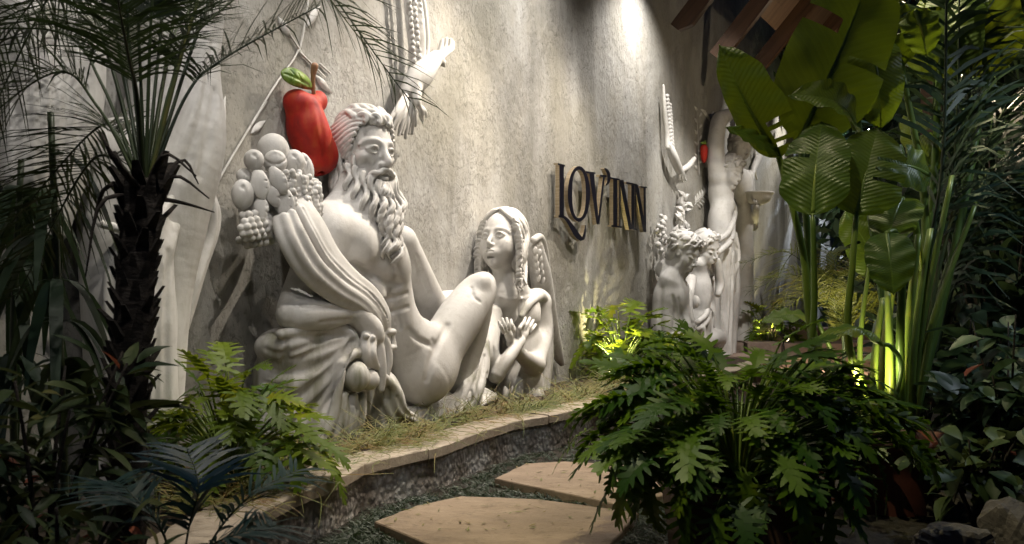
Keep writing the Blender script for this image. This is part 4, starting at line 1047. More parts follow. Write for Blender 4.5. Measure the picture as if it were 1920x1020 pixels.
# ------------------------------------------------------------------ the draped figure behind the palm
def build_draped():
    base = at_v(330, 900, .2); base[2] = SOIL
    T = thing("draped_statue", "white carved standing figure in hanging cloth half hidden behind the palm", "statue", base)
    S = fig_box(130, -60, 420, 960, .60, .011); f = Fig(S, .22, 24)
    f.c([(330, -40, .2, 95), (330, 120, .22, 80), (325, 260, .22, 95), (310, 400, .22, 80), (295, 560, .22, 62), (290, 760, .22, 52)], 20)
    f.c([(230, 300, .2, 80), (215, 480, .2, 64), (215, 760, .2, 50)], 20)
    for p in ([(392, -30, 4), (372, 80, 9), (352, 190, 9), (300, 300, 5)], [(360, -30, 4), (345, 90, 10), (320, 190, 8), (270, 280, 4)], [(330, -20, 4), (318, 90, 9), (290, 180, 6)], [(408, 40, 3), (396, 140, 8), (380, 230, 8), (340, 330, 4)], [(300, -20, 4), (290, 70, 8), (262, 150, 5)], [(404, 170, 3), (392, 260, 6), (376, 330, 3)]): f.d(p, 14)
    for p in ([(376, 20, 3), (358, 130, 4), (330, 240, 3)], [(400, 90, 3), (386, 190, 4), (362, 290, 3)]): f.d(p, 8, False)
    carve("body", S, M_MARBLE, T)
    S = fig_box(150, 180, 425, 960, .62, .010); f = Fig(S, .26, 10)
    f.c([(378, 236, .22, 14), (388, 290, .24, 22), (372, 345, .26, 26), (392, 400, .26, 22), (385, 440, .26, 24), (362, 500, .26, 26), (345, 580, .26, 20), (320, 680, .24, 14)], 6, flat=((0, 0, 1), .7))
    f.c([(360, 250, .30, 8), (366, 320, .34, 10), (350, 400, .36, 12), (340, 500, .36, 12), (318, 640, .34, 9)], 6)
    f.c([(392, 262, .26, 6), (380, 320, .30, 8), (398, 385, .32, 9), (396, 440, .32, 9), (372, 520, .32, 8), (350, 610, .30, 6)], 5)
    f.c([(340, 340, .36, 8), (300, 400, .42, 10), (250, 430, .42, 10), (190, 420, .36, 8)], 8)
    f.c([(345, 390, .38, 8), (310, 470, .42, 10), (270, 520, .42, 10)], 8)
    f.c([(250, 440, .26, 70), (250, 600, .28, 76), (255, 900, .28, 80)], 20)
    for i in range(8): f.d([(190 + i * 21, 430 + (i * 37) % 60, 3), (182 + i * 22 + (i % 2) * 6, 600, 8), (190 + i * 21, 920, 10)], 10)
    carve("drapery", S, M_MARBLE, T)
    T2 = thing("veiled_statue", "white carved figure at the wall behind the dense dark shrub leaves", "statue", at_v(70, 900, .2) * np.array([1, 1, 0]) + np.array([0, 0, SOIL]))
    S = fig_box(-60, -60, 190, 700, .50, .012); f = Fig(S, .20, 20)
    f.c([(120, -40, .2, 60), (130, 150, .2, 64), (110, 300, .2, 56), (90, 420, .18, 40)], 20); f.c([(40, 20, .2, 50), (60, 200, .2, 54), (50, 330, .2, 46)], 20)
    for i in range(6): f.d([(20 + i * 28, 80 + (i * 31) % 50, 3), (30 + i * 24, 260, 9), (40 + i * 18, 430, 4)], 10)
    carve("body", S, M_MARBLE, T2)
build_draped()
# ------------------------------------------------------------------ painted apples, birds and sprays on the wall
def paint(name, stops, rough=.35, sc=4):
    m = Mat(name); g = m.geo((1, 1, .5)); a = m.noise(g, sc, 4, .6); b = m.noise(m.geo(), 60, 3, .6)
    m.color(m.ramp(a, stops)).rough(rough); m.bump(b, .12, .004); return m.m
M_RED = paint("red_lacquer", [(.25, (.20, .006, .003)), (.5, (.40, .010, .003)), (.78, (.44, .06, .012))], .62, 14); M_APLEAF = paint("painted_leaf", [(.3, (.06, .13, .015)), (.6, (.20, .30, .04)), (.8, (.40, .42, .10))], .4, 12); M_APSTEM = paint("painted_stalk", [(.3, (.16, .07, .035)), (.7, (.36, .19, .10))], .5, 14)
def build_apple():
    T = thing("red_apple", "big glossy red fruit with brown stalk and green leaf above the stone fruit horn", "fruit", at_v(583, 240, 0))
    S = fig_box(520, 150, 645, 345, .42, .0062, -.02); f = Fig(S, .10, 12)
    f.c([(570, 205, .10, 33), (578, 245, .11, 40), (596, 292, .10, 37)], 14); f.e(555, 190, 24, 22, 22, v=.10, k=16); f.e(596, 190, 18, 20, 20, v=.10, k=16); f.e(604, 290, 26, 26, 28, v=.11, k=16); f.e(584, 308, 30, 18, 26, v=.10, k=16)
    f.e(580, 166, 12, 7, 16, v=.14, k=10, sub=True); f.c([(600, 200, .24, 2), (606, 240, .26, 2.5), (612, 280, .26, 2)], 10, True); f.e(600, 322, 6, 6, 10, v=.14, k=8, sub=True)
    carve("flesh", S, M_RED, T)
    S = fig_box(578, 112, 604, 182, .3, .005, -.02); f = Fig(S, .11, 3); f.c([(590, 124, .14, 7), (587, 145, .13, 4.5), (588, 175, .12, 4)], 2); carve("stalk", S, M_APSTEM, T)
    S = fig_box(518, 112, 596, 178, .34, .0048, -.02); f = Fig(S, .12, 3)
    f.c([(582, 164, .10, 5), (566, 152, .13, 15), (546, 142, .14, 17), (530, 136, .12, 4)], 3, flat=((.2, .5, 1), .38)); f.d([(580, 160, 1), (556, 146, 2.2), (534, 138, 1)], 3)
    for a in ((566, 152, 560, 138), (556, 146, 546, 132), (566, 152, 566, 165), (552, 146, 548, 156)): f.d([(a[0], a[1], 1), (a[2], a[3], 1.4)], 2)
    carve("leaf", S, M_APLEAF, T)
    T = thing("small_red_apple", "slim small red fruit on the wall beside the raised stone arm", "fruit", at_v(1320, 287, 0))
    S = fig_box(1306, 264, 1334, 312, .4, .010, -.03); f = Fig(S, .10, 4); f.e(1320, 289, 6.5, 17, 8, v=.10); f.e(1320, 280, 7, 9, 8, v=.10); carve("flesh", S, M_RED, T)
    S = fig_box(1306, 258, 1334, 284, .4, .010, -.03); f = Fig(S, .10, 2); f.e(1319, 268, 6, 3, 5, v=.10); f.c([(1320, 272, .1, 1.6), (1322, 263, .1, 1.4)], 1); carve("leaf", S, M_APLEAF, T)
build_apple()
def build_birds():
    T = thing("dove_relief", "white carved bird with fanned tail and raised wing above the bearded head", "relief", at_v(785, 170, 0))
    S = fig_box(712, -30, 868, 275, .50, .0064, -.02); f = Fig(S, .12, 8)
    f.c([(762, 172, .12, 13), (785, 145, .14, 24), (803, 124, .14, 20), (818, 108, .13, 13)], 8)
    f.c([(820, 108, .14, 12), (828, 116, .15, 8)], 6); f.c([(828, 116, .16, 6), (833, 124, .15, 3)], 4)
    for i, (x, y) in enumerate(((829, 76), (837, 73), (845, 75), (849, 80))): f.c([(822 + i * 2, 108, .10, 6), (x - 3, 92, .10, 5.5), (x, y, .10, 4)], 2)
    f.e(829, 108, 2, 2, 4, v=.21, k=1, sub=True)
    f.c([(782, 165, .18, 10), (782, 190, .20, 8), (786, 202, .20, 5)], 5)
    for x, y in ((792, 222), (798, 214), (788, 218)): f.c([(785, 198, .20, 4.5), ((785 + x) / 2 + 3, 206, .21, 4.5), (x, y, .19, 3), (x + 1, y + 8, .17, 1.5)], 2)
    carve("body", S, M_MARBLE, T)
    S = fig_box(712, 150, 800, 275, .40, .0058, -.02); f = Fig(S, .10, 4)
    for i in range(9):
        t = i / 8; x1 = 729 + 50 * t; y1 = 214 + 48 * math.sin(math.pi * (.18 + .62 * t)) * (.55 + .45 * t) + (6 if i % 2 else 0) - 18 * max(0, t - .6)
        f.c([(764 + 12 * t, 172 + 6 * t, .13, 5), ((764 + x1) / 2 + 6 * t, (172 + y1) / 2, .14 + .012 * (i % 2), 5.5), (x1, y1, .13, 3.4)], 1.5)
    carve("tail", S, M_MARBLE, T)
    S = fig_box(730, -60, 810, 150, .40, .0062, -.02); f = Fig(S, .09, 3)
    f.c([(768, -50, .08, 14), (776, 20, .09, 18), (782, 80, .10, 17), (784, 128, .11, 12)], 3, flat=((.1, 0, 1), .4)); f.c([(786, -50, .1, 4), (797, 20, .11, 4.5), (802, 80, .12, 4.5), (798, 124, .13, 5)], 2)
    rr = random.Random(3)
    for j in range(15):
        for i in range(3): f.e(764 + i * 10 + j * .9 + rr.uniform(-1, 1), -40 + j * 11 + i * 3, 4.6, 6.4, 4.5, v=.135 + .006 * (i % 2), tilt=rr.uniform(-25, 25), k=1)
    carve("wing", S, M_MARBLE, T)
    T = thing("swooping_bird_relief", "white carved bird with one long wing straight up beside the small sprays", "relief", at_v(1265, 300, 0))
    S = fig_box(1232, 150, 1310, 350, .55, .0095, -.03); f = Fig(S, .12, 4)
    f.c([(1254, 272, .12, 6), (1262, 292, .14, 9), (1272, 316, .14, 8), (1280, 328, .13, 5)], 4)
    f.c([(1276, 320, .12, 5), (1290, 312, .13, 6), (1302, 297, .12, 4)], 3); 
    for x, y in ((1274, 336), (1280, 340), (1286, 338)): f.c([(1274, 322, .14, 4), (x, y, .13, 2.4)], 2)
    carve("body", S, M_MARBLE, T)
    S = fig_box(1232, 145, 1280, 290, .45, .0095, -.03); f = Fig(S, .1, 2)
    f.c([(1244, 160, .10, 2.4), (1246, 200, .10, 4), (1250, 250, .10, 5), (1252, 276, .11, 5)], 2)
    for j in range(14): f.e(1251 + j * .5, 180 + j * 7.4, 4.2 + .1 * j, 4.4, 3.5, v=.10, tilt=30, k=1); f.e(1257 + j * .4, 196 + j * 6.2, 3, 4, 3, v=.09, tilt=30, k=1)
    carve("wing", S, M_MARBLE, T)
    T = thing("far_bird_relief", "white carved bird on the wall beyond the bowl held out", "relief", at_v(1415, 290, 0))
    S = fig_box(1396, 250, 1440, 345, .6, .0125, -.03); f = Fig(S, .12, 3)
    f.c([(1427, 262, .1, 5), (1424, 290, .12, 7), (1415, 312, .12, 6), (1410, 330, .12, 4)], 3)
    for j in range(8): f.e(1413 + j * .8, 262 + j * 5, 3.4, 3.4, 3, v=.10, k=1)
    for x in (1408, 1413, 1419): f.c([(1414, 315, .12, 3), (x, 336, .11, 2)], 1)
    carve("body", S, M_MARBLE, T)
build_birds()
def spray(name, label, stems, leaves, wid=5):
    T = thing(name, label, "relief", at_v(stems[0][0][0], stems[0][0][1], 0))
    for st in stems:
        g = Geo(); q = spline([(x, y) for x, y in st], 14); g.tube([at_v(x, y, .012) for x, y in q], [wid * at_v(x, y, 0)[1] / F * .5 * (1 - .4 * i / 13) for i, (x, y) in enumerate(q)], 6); g.build("stem", M_RELIEF, T)
    for (x0, y0, x1, y1, w) in leaves:
        a, b = at_v(x0, y0, .004), at_v(x1, y1, .004); d = b - a; L = np.linalg.norm(d); d /= L; s_ = np.cross(N, d); W = w * a[1] / F
        prof = [(0, .05), (.2, .65), (.45, 1), (.7, .75), (.9, .25), (1, .0)]; vs = []; fs = []
        for t, q in prof: c = a + d * L * t; vs += [c + s_ * W * q, c + N * (.022 * (.3 + q)), c - s_ * W * q]
        for i in range(5): fs += [(3 * i, 3 * i + 1, 3 * i + 4, 3 * i + 3), (3 * i + 1, 3 * i + 2, 3 * i + 5, 3 * i + 4)]
        g = Geo(); g.add(vs, fs); g.build("leaf", M_RELIEF, T)
M_RELIEF = marble("weathered_relief_stone", False)
spray("branch_relief", "carved branch with a few leaves running up the wall beside the big red fruit", [[(392, 372), (420, 320), (470, 236), (522, 150), (560, 96), (572, 40), (580, -10)], [(470, 236), (500, 190)], [(560, 96), (610, 145)], [(540, 60), (572, 108)], [(600, 120), (620, 138)]],
      [(470, 250, 497, 226, 8), (590, 140, 622, 176, 9), (404, 300, 422, 180, 14), (398, 345, 410, 250, 12), (545, 70, 520, 30, 10), (575, 50, 600, 10, 9)])
spray("leaf_spray_relief", "fine upright spray of small oval leaves carved beside the small red fruit", [[(1311, 330), (1309, 270), (1306, 205)]], [(1308 + (3 if i % 2 else -2), 318 - i * 11, 1308 + (7 if i % 2 else -6), 309 - i * 11, 2.6) for i in range(11)], 2)
spray("curved_spray_relief", "short curving spray of small leaves carved above the raised stone elbow", [[(1334, 238), (1330, 220), (1322, 212)]], [(1334 - i * 2.2, 232 - i * 4.5, 1328 - i * 3, 222 - i * 3.5, 2.8) for i in range(6)] + [(1336, 226, 1344, 216, 3), (1332, 220, 1338, 208, 3)], 2)
spray("fern_spray_relief", "low fern-like spray carved on the wall left of the tall woman", [[(1302, 384), (1314, 372), (1330, 352)]], [(1304 + i * 4, 383 - i * 4, 1303 + i * 4, 366 - i * 4, 2.2) for i in range(7)] + [(1306 + i * 4, 382 - i * 4, 1313 + i * 4, 392 - i * 4, 2.0) for i in range(6)], 1.6)
# ------------------------------------------------------------------ foliage materials
def leafmat(name, dark, light, trans, tfac=.35, rough=.38, veins=0, spec=.5):
    m = Mat(name); oi = m.node("ShaderNodeObjectInfo"); n = m.noise(m.geo(), 7, 3, .6)
    f = m.math('ADD', m.math('MULTIPLY', oi.outputs["Random"], .65), m.math('MULTIPLY', n, .45))
    mid = tuple((a + b) / 2 for a, b in zip(dark, light))
    c = m.ramp(f, [(.12, (dark[0] * .7, dark[1] * .85, dark[2] * 1.8)), (.35, dark), (.6, mid), (.82, light), (.95, (light[0] * 2.2, light[1] * 1.5, light[2]))])
    if veins:
        uv = m.node("ShaderNodeUVMap"); sx = m.node("ShaderNodeSeparateXYZ"); m.link(uv.outputs[0], sx.inputs[0])
        ax = m.math('ABSOLUTE', m.math('SUBTRACT', sx.outputs[0], .5))
        ph = m.math('ADD', m.math('MULTIPLY', sx.outputs[1], veins), m.math('MULTIPLY', ax, -veins * .35))
        s_ = m.math('SINE', ph); mid = m.ramp(ax, [(.0, (1, 1, 1)), (.03, (0, 0, 0))])
        c = m.mix(m.math('MULTIPLY', m.math('MAXIMUM', m.ramp(s_, [(.6, (0, 0, 0)), (1, (.35, .35, .35))]), mid), .6), c, (light[0] * 1.7, light[1] * 1.6, light[2] * 1.5, 1))
        blot = m.noise(m.geo(), 2.6, 5, .7)
        c = m.mix(m.ramp(blot, [(.62, (0, 0, 0)), (.78, (.5, .5, .5))]), c, (.10, .085, .02, 1))
        m.bump(m.math('ADD', s_, m.math('MULTIPLY', n, 2.0)), .20, .006)
    m.color(c).rough(rough); m.b.inputs["Specular IOR Level"].default_value = spec
    tr = m.node("ShaderNodeBsdfTranslucent"); tr.inputs[0].default_value = (*trans, 1)
    mx = m.node("ShaderNodeMixShader"); mx.inputs[0].default_value = tfac
    m.link(m.b.outputs[0], mx.inputs[1]); m.link(tr.outputs[0], mx.inputs[2]); m.link(mx.outputs[0], m.out.inputs[0]); return m.m
M_XAN = leafmat("lobed_leaf", (.020, .058, .004), (.085, .150, .008), (.12, .22, .008), .30, .45, 0, .3)
M_XAN_W = leafmat("lobed_leaf_warm", (.050, .105, .008), (.15, .21, .012), (.24, .30, .015), .35, .45, 0, .3)
M_PADDLE = leafmat("paddle_leaf", (.035, .070, .014), (.07, .115, .020), (.20, .27, .012), .32, .38, 150, .35)
M_STALK = leafmat("fleshy_stalk", (.07, .12, .025), (.15, .21, .04), (.30, .40, .04), .25, .35)
M_FROND = leafmat("palm_leaflet", (.010, .018, .006), (.026, .038, .010), (.05, .08, .02), .2, .45)
M_BLUEFROND = leafmat("blue_green_leaflet", (.018, .05, .048), (.045, .09, .08), (.03, .08, .06), .2, .4)
M_SHRUB = leafmat("dark_shrub_leaf", (.016, .034, .018), (.045, .075, .04), (.06, .10, .04), .22, .45, 0, .3)
M_SHRUB2 = leafmat("mixed_shrub_leaf", (.018, .036, .012), (.07, .095, .035), (.08, .10, .03), .22, .5, 0, .25)
M_GRASS = leafmat("mondo_grass", (.025, .040, .018), (.08, .11, .045), (.06, .10, .03), .15, .5)
M_PINK = leafmat("pink_bract", (.22, .04, .035), (.45, .14, .07), (.4, .12, .06), .3, .45)
def drymat():
    m = Mat("dry_strand"); r = m.noise(m.geo(), 5, 3, .6); r2 = m.noise(m.geo(), 60, 2, .6)
    c = m.ramp(m.math('ADD', m.math('MULTIPLY', r, .6), m.math('MULTIPLY', r2, .5)), [(.32, (.035, .075, .008)), (.50, (.10, .12, .015)), (.62, (.16, .12, .025)), (.72, (.19, .085, .025)), (.84, (.20, .16, .05))]); m.color(c).rough(.6); return m.m
M_DRY = drymat()
def barkmat():
    m = Mat("palm_bark"); a = m.noise(m.geo((1, 1, 3)), 22, 5, .7); m.color(m.ramp(a, [(.3, (.008, .006, .005)), (.7, (.045, .034, .026))])).rough(.85); m.bump(a, .8, .02); return m.m
M_BARK = barkmat()
def potmat(name, c0, c1):
    m = Mat(name); a = m.noise(m.geo(), 9, 5, .65); m.color(m.ramp(a, [(.3, c0), (.7, c1)])).rough(.6); m.bump(a, .3, .006); return m.m
M_POT = potmat("brown_pot", (.05, .026, .015), (.095, .05, .028)); M_POT2 = potmat("red_brown_pot", (.055, .014, .010), (.10, .028, .018))

def frame_obj(name, me, parent, pos, yd, nd, sc):
    yd = np.asarray(yd, float); yd /= np.linalg.norm(yd); nd = np.asarray(nd, float); nd = nd - yd * (nd @ yd); nd /= np.linalg.norm(nd) + 1e-9; xd = np.cross(yd, nd)
    o = put(name, me, parent); M4 = Matrix([list(xd * sc) + [0], list(yd * sc) + [0], list(nd * sc) + [0], [0, 0, 0, 1]]).transposed()
    M4.translation = Vector(np.asarray(pos) - world_loc(parent)); o.matrix_local = M4; return o
# ------------------------------------------------------------------ lobed leaf
def lobed_leaf(seed, mat, n=7):
    r = random.Random(seed); V = []; Fc = []; U = []
    arch = r.uniform(.15, .55); fold = r.uniform(.05, .35); tw = r.uniform(-.25, .25)
    def P(x, y, dz=0):
        a = arch * y; z = -arch * y * y * .8 + fold * abs(x) - .5 * x * x + tw * x * y + dz
        return (x, y * (1 - .18 * arch * y), z)
    def add(pts, faces):
        b = len(V); V.extend(P(*p) for p in pts); U.extend((.5 + p[0] * .8, p[1]) for p in pts); Fc.extend(tuple(b + i for i in f) for f in faces)
    ts = np.linspace(0, 1, 9); st = []
    for t in ts: w = .115 * (1 - t) ** .5 * (0.45 + 1.2 * min(t * 4, 1)) + .004; st += [(-w, t), (0, t), (w, t)]
    add(st, [(3 * i, 3 * i + 1, 3 * i + 4, 3 * i + 3) for i in range(8)] + [(3 * i + 1, 3 * i + 2, 3 * i + 5, 3 * i + 4) for i in range(8)])
    for sg in (-1, 1):
        for i in range(n):
            t = .02 + .86 * i / (n - 1) + r.uniform(-.012, .012); L = (.20 + .30 * math.sin(math.pi * min(1, (i + 1.6) / (n + 1)))) * r.uniform(.85, 1.12) * (1 - .35 * i / n)
            an = math.radians(105 - 80 * i / (n - 1)) if i else math.radians(125); dx, dy = math.sin(an) * sg, math.cos(an); w = .060 * r.uniform(.8, 1.15); z = r.uniform(-.03, .03)
            px, py = -dy, dx
            q = lambda s_, o: (dx * L * s_ + px * o * sg * 0 + (-dy) * o, t + dy * L * s_ + dx * o)
            prof = [(0, .95), (.35, .82), (.6, .80), (.82, .50), (1.0, .0)]
            pts = []
            for s_, k in prof:
                x, y = dx * L * s_, t + dy * L * s_ + .10 * s_ * s_ * L
                pts += [(x + dy * w * k, y - dx * w * k, z * s_), (x - dy * w * k, y + dx * w * k, z * s_)]
            f4 = [(2 * a, 2 * a + 1, 2 * a + 3, 2 * a + 2) for a in range(4)]
            if sg > 0: f4 = [f[::-1] for f in f4]
            add(pts, f4)
    return mesh_of("lobed_leaf", V, Fc, mat, True, None, U)
XAN = {m.name: [lobed_leaf(s, m) for s in range(6)] for m in (M_XAN, M_XAN_W)}
def xanadu(name, label, base, R, H, n, L, seed, mat, squash=1.0, droop=35, asym=None, group=None, petr=.006, skirt=0):
    r = random.Random(seed); T = thing(name, label, "plant", base, group); base = np.asarray(base, float); me = XAN[mat.name]
    for i in range(n + skirt):
        sk = i >= n; ph = r.uniform(-2.9, -.2) if sk else i * 2.39996 + r.uniform(-.3, .3); rho = r.uniform(.75, 1.0) if sk else math.sqrt((i + .6) / n); out = np.array([math.cos(ph), math.sin(ph) * squash, 0])
        rad = R * (.16 + .66 * rho) * r.uniform(.85, 1.1)
        top = base + out * rad * (1 + .10 * math.sin(3 * ph + seed)) + UP * (H * (1 - .62 * rho ** 2.2) * r.uniform(.74, 1.06) * (1 + .10 * math.sin(2 * ph + seed * 2)) - .12 * L)
        if sk: top[2] -= r.uniform(.05, .26) * H / .56
        if asym is not None: top = top + np.asarray(asym) * rho * r.uniform(.3, 1)
        el = math.radians(58 * (1 - rho) - droop * rho + r.uniform(-30, 26) - (38 if sk else 0)); d = out / np.linalg.norm(out) * math.cos(el) + UP * math.sin(el)
        d = d + np.cross(UP, out) * r.uniform(-.35, .35)
        nd = UP * math.cos(el) - out * math.sin(el) + np.cross(d, UP) * r.uniform(-.45, .45)
        sc = L * r.uniform(.6, 1.3)
        frame_obj("leaf", me[r.randrange(6)], T, top, d, nd, sc)
        b0 = base + out * .05 * R; mid = (b0 + top) / 2 + UP * .10 * H + out * -.05 * R
        g = Geo(); g.tube(spline([b0, mid, top], 5), [petr * 1.3, petr * 1.1, petr, petr * .9, petr * .7], 4, cap=False); g.build("petiole", M_STALK, T)
    return T
def round_pot(name, label, c, r0, r1, h, mat, square=False):
    T = thing(name, label, "pot", c); g = Geo(); n = 4 if square else 36; a0 = math.pi / 4 if square else 0
    prof = [(r0, 0), (r0 + (r1 - r0) * .5, h * .5), (r1, h - .05), (r1 + .02, h - .045), (r1 + .02, h), (r1 - .02, h), (r1 - .03, h - .05)]
    vs = [np.asarray(c) + np.array([r * math.cos(a0 + 2 * math.pi * k / n) * (1.0 if not square else 1.25), r * math.sin(a0 + 2 * math.pi * k / n), z]) for r, z in prof for k in range(n)]
    fs = [(i * n + k, i * n + (k + 1) % n, (i + 1) * n + (k + 1) % n, (i + 1) * n + k) for i in range(len(prof) - 1) for k in range(n)]
    g.add(vs, fs); g.build("vessel", mat, T, not square)
    g = Geo(); b = (len(prof) - 1) * n; g.add([v for v in vs[b:b + n]] , [tuple(range(n))]); g.build("soil", M_SOIL, T, False); return T
# potted lobed plant at the front
PC = at_y(1385, 541, 4.25); PC[2] = 0
round_pot("plant_pot", "dark brown square pot under the spreading lobed-leaf plant", PC, .30, .34, .36, M_POT, True)
xanadu("lobed_leaf_plant", "wide dark green lobed-leaf plant filling the brown square pot by the path", PC + UP * .34, .84, .60, 250, .20, 1, M_XAN, .75, 34, None, skirt=34)
# bed plants
b1 = at_z(425, 925, SOIL); xanadu("bed_philodendron", "yellow-green lobed-leaf plant in the bed beside the stained stone cloth", b1, .47, .60, 92, .20, 2, M_XAN_W, 1, 30, (.06, 0, 0))
b2 = at_z(1165, 712, SOIL); xanadu("uplit_philodendron", "bright uplit lobed-leaf plant in the bed below the brass letters", b2, .62, .78, 64, .34, 3, M_XAN_W, 1, 35, (.15, 0, 0))
b3 = at_z(1440, 660, SOIL); xanadu("far_philodendron", "small glowing lobed-leaf plant at the feet of the bowl bearer", b3, .50, .85, 36, .36, 4, M_XAN_W, 1, 25)
b4 = at_z(1250, 705, SOIL); xanadu("bed_edge_philodendron", "low lobed-leaf plant on the bed edge in front of the crouching youth", b4, .50, .55, 40, .32, 5, M_XAN, 1, 30)

# ------------------------------------------------------------------ paddle-leaved plant
PB = at_y(1668, 541, 5.4); PB[2] = 0
round_pot("large_plant_pot", "round red-brown pot holding the tall paddle-leaved plant", PB, .24, .30, .40, M_POT2)
pad = thing("paddle_leaf_plant", "tall plant with huge paddle leaves on long upright stalks, lit green from below", "plant", PB + UP * .38)
def paddle(base, tip, hw, up_dir, bend=.12, fold=.25, cuts=(), stalk=None, seed=0, yb=5.2, yt=5.2, name="leaf", curl=0, mat=None, sr=(9, 6), wl=(1, 1)):
    """leaf from base pixel to tip pixel at two depths; hw half width px; cuts: (side, t) splits in the blade"""
    rr = random.Random(seed); a = at_y(*base, yb); b = at_y(*tip, yt); d = b - a; L = np.linalg.norm(d); d /= L; m = (yb + yt) / 2 / F; W = hw * m
    t_ = EYE - (a + b) / 2; t_ /= np.linalg.norm(t_); nd = np.asarray(up_dir, float); w3 = img_axes((a + b) / 2); nd = w3[0] * nd[0] + w3[1] * nd[1] + w3[2] * nd[2]
    nd = nd - d * (nd @ d); nd /= np.linalg.norm(nd); sd = np.cross(d, nd); NR = 26; vs = []; fs = []; uv = []
    ctr = [a + d * L * t + nd * (bend * L * (math.sin(math.pi * t) * .8 - t * t * .5)) for t in np.linspace(0, 1, NR + 1)]
    prof = lambda t: (min(1, (t / .20)) ** .5) * (1 - max(0, (t - .35) / .65) ** 2.5) ** .62
    NC = 5
    for side in (-1, 1):
        cs = sorted(t for s_, t in cuts if s_ == side); b0 = len(vs)
        lean = [0.0] * (NR + 1)
        for i in range(NR + 1):
            t = i / NR; w = max(W * prof(t) * wl[0 if side < 0 else 1], .002) * (1 + .03 * math.sin(17 * t + seed))
            for c in range(NC + 1):
                u = c / NC; x = w * u
                z = fold * x * .8 - fold * .9 * x * u + .010 * math.sin(26 * t + 4 * u + seed) * u + curl * w * u * u * u
                p = ctr[i] + sd * side * x + nd * z - d * (.10 * W * u * u) + d * .04 * L * u * math.sin(math.pi * t)
                vs.append(p); uv.append((.5 + side * .5 * u * (w / W if W else 1), t))
        for i in range(NR):
            t0, t1 = i / NR, (i + 1) / NR; cut = any(t0 <= c < t1 for c in cs)
            for c in range(NC):
                if cut and c >= 1: continue
                A = b0 + i * (NC + 1) + c; q = (A, A + 1, A + NC + 2, A + NC + 1)
                fs.append(q if side < 0 else q[::-1])
    o = part(name, vs, fs, mat or M_PADDLE, pad, True, None, uv)
    g = Geo(); g.tube([c - nd * .006 for c in ctr], [max(.0035, (1 - i / NR) * sr[1] * m) for i in range(NR + 1)], 6); v0 = g.v; 
    mid = g.build("midrib", M_STALK, o)
    if stalk is not None:
        pts = spline([at_y(*q) if len(q) == 3 else at_y(*q, yb) for q in stalk] + [a], 16); g = Geo(); rr_ = np.linspace(sr[0], sr[1], 16) * m
        g.tube(pts, rr_, 8); g.build("stalk", M_STALK, pad)
    return o
B = (1660, 830, 5.4)
paddle((1460, 292), (1346, 88), 66, (-.25, -.1, 1), .10, .3, [(1, .10), (1, .16), (1, .22), (1, .30)], [(1620, 800, 5.4), (1528, 640, 5.2), (1505, 470, 5.1)], 1, 5.1, 4.9, wl=(.55, 1.0))
paddle((1462, 292), (1366, 236), 16, (.1, .5, .8), .10, .3, [], None, 21, 5.08, 4.95, sr=(4, 2))
paddle((1500, 262), (1650, -95), 92, (.25, .1, 1), .10, .22, [(-1, .50), (-1, .56), (1, .40)], [(1625, 800, 5.45), (1532, 700, 5.4), (1514, 440, 5.4)], 2, 5.4, 5.5)
paddle((1622, 60), (1656, 240), 50, (.35, .2, 1), .16, .3, [(1, .6)], [(1690, 800, 5.6), (1640, 450, 5.7), (1604, 180, 5.7)], 3, 5.7, 5.6)
paddle((1524, 400), (1540, 222), 62, (-.15, .5, 1), .10, .28, [(-1, .56)], [(1632, 800, 5.3), (1530, 715, 5.0), (1527, 560, 4.9)], 4, 4.85, 5.0, sr=(9, 5))
paddle((1606, 398), (1646, 236), 70, (.1, .5, 1), .10, .26, [(1, .36), (1, .48), (1, .6)], [(1650, 800, 5.2), (1592, 650, 5.0), (1598, 500, 4.9)], 5, 4.9, 5.0, sr=(9, 5))
paddle((1605, 240), (1492, 168), 46, (.1, .8, .7), .22, .3, [], None, 6, 5.15, 5.0, curl=.3)
paddle((1662, 438), (1676, 550), 44, (.1, .2, 1), .12, .25, [], [(1690, 800, 5.2), (1688, 640, 5.0), (1690, 520, 4.95), (1680, 440, 4.9)], 7, 4.85, 4.75)
paddle((1655, 520), (1585, 392), 40, (.3, .1, 1), .08, .3, [(-1, .5)], [(1662, 800, 5.7), (1664, 620, 5.8)], 8, 5.8, 5.9)
paddle((1752, 320), (1700, 190), 52, (-.9, .3, .5), .10, .25, [(1, .5)], [(1700, 800, 6.0), (1738, 520, 6.1)], 9, 6.2, 6.2)
paddle((1716, 20), (1738, 105), 34, (.2, .2, 1), .14, .3, [(1, .4)], None, 10, 5.6, 5.6)
paddle((1532, 602), (1428, 598), 34, (.1, 1, .35), .16, .35, [], [(1630, 800, 5.5), (1570, 680, 5.4)], 11, 5.35, 5.3, sr=(5, 4))
paddle((1655, 645), (1524, 628), 27, (.05, 1, .30), .22, .5, [], [(1668, 790, 5.1), (1690, 690, 5.0), (1672, 652, 4.95)], 12, 4.95, 4.8, curl=-.3, sr=(5, 4))
paddle((1500, 742), (1572, 714), 26, (-.2, .8, .6), .15, .3, [], [(1630, 810, 5.5), (1540, 760, 5.4)], 13, 5.3, 5.3, sr=(5, 4))
paddle((1690, 372), (1665, 455), 48, (-.2, .3, 1), .14, .25, [], [(1715, 800, 5.6), (1728, 560, 5.6), (1716, 420, 5.5)], 14, 5.45, 5.3)
paddle((1690, 120), (1600, -40), 60, (.3, .2, 1), .10, .25, [(1, .3), (1, .4), (1, .5)], [(1700, 800, 5.7), (1735, 420, 5.9)], 15, 5.95, 6.0)
paddle((1760, 150), (1800, -60), 70, (-.3, .1, 1), .10, .25, [(-1, .4), (-1, .6)], [(1705, 800, 5.8), (1745, 420, 6.0)], 16, 6.1, 6.2)
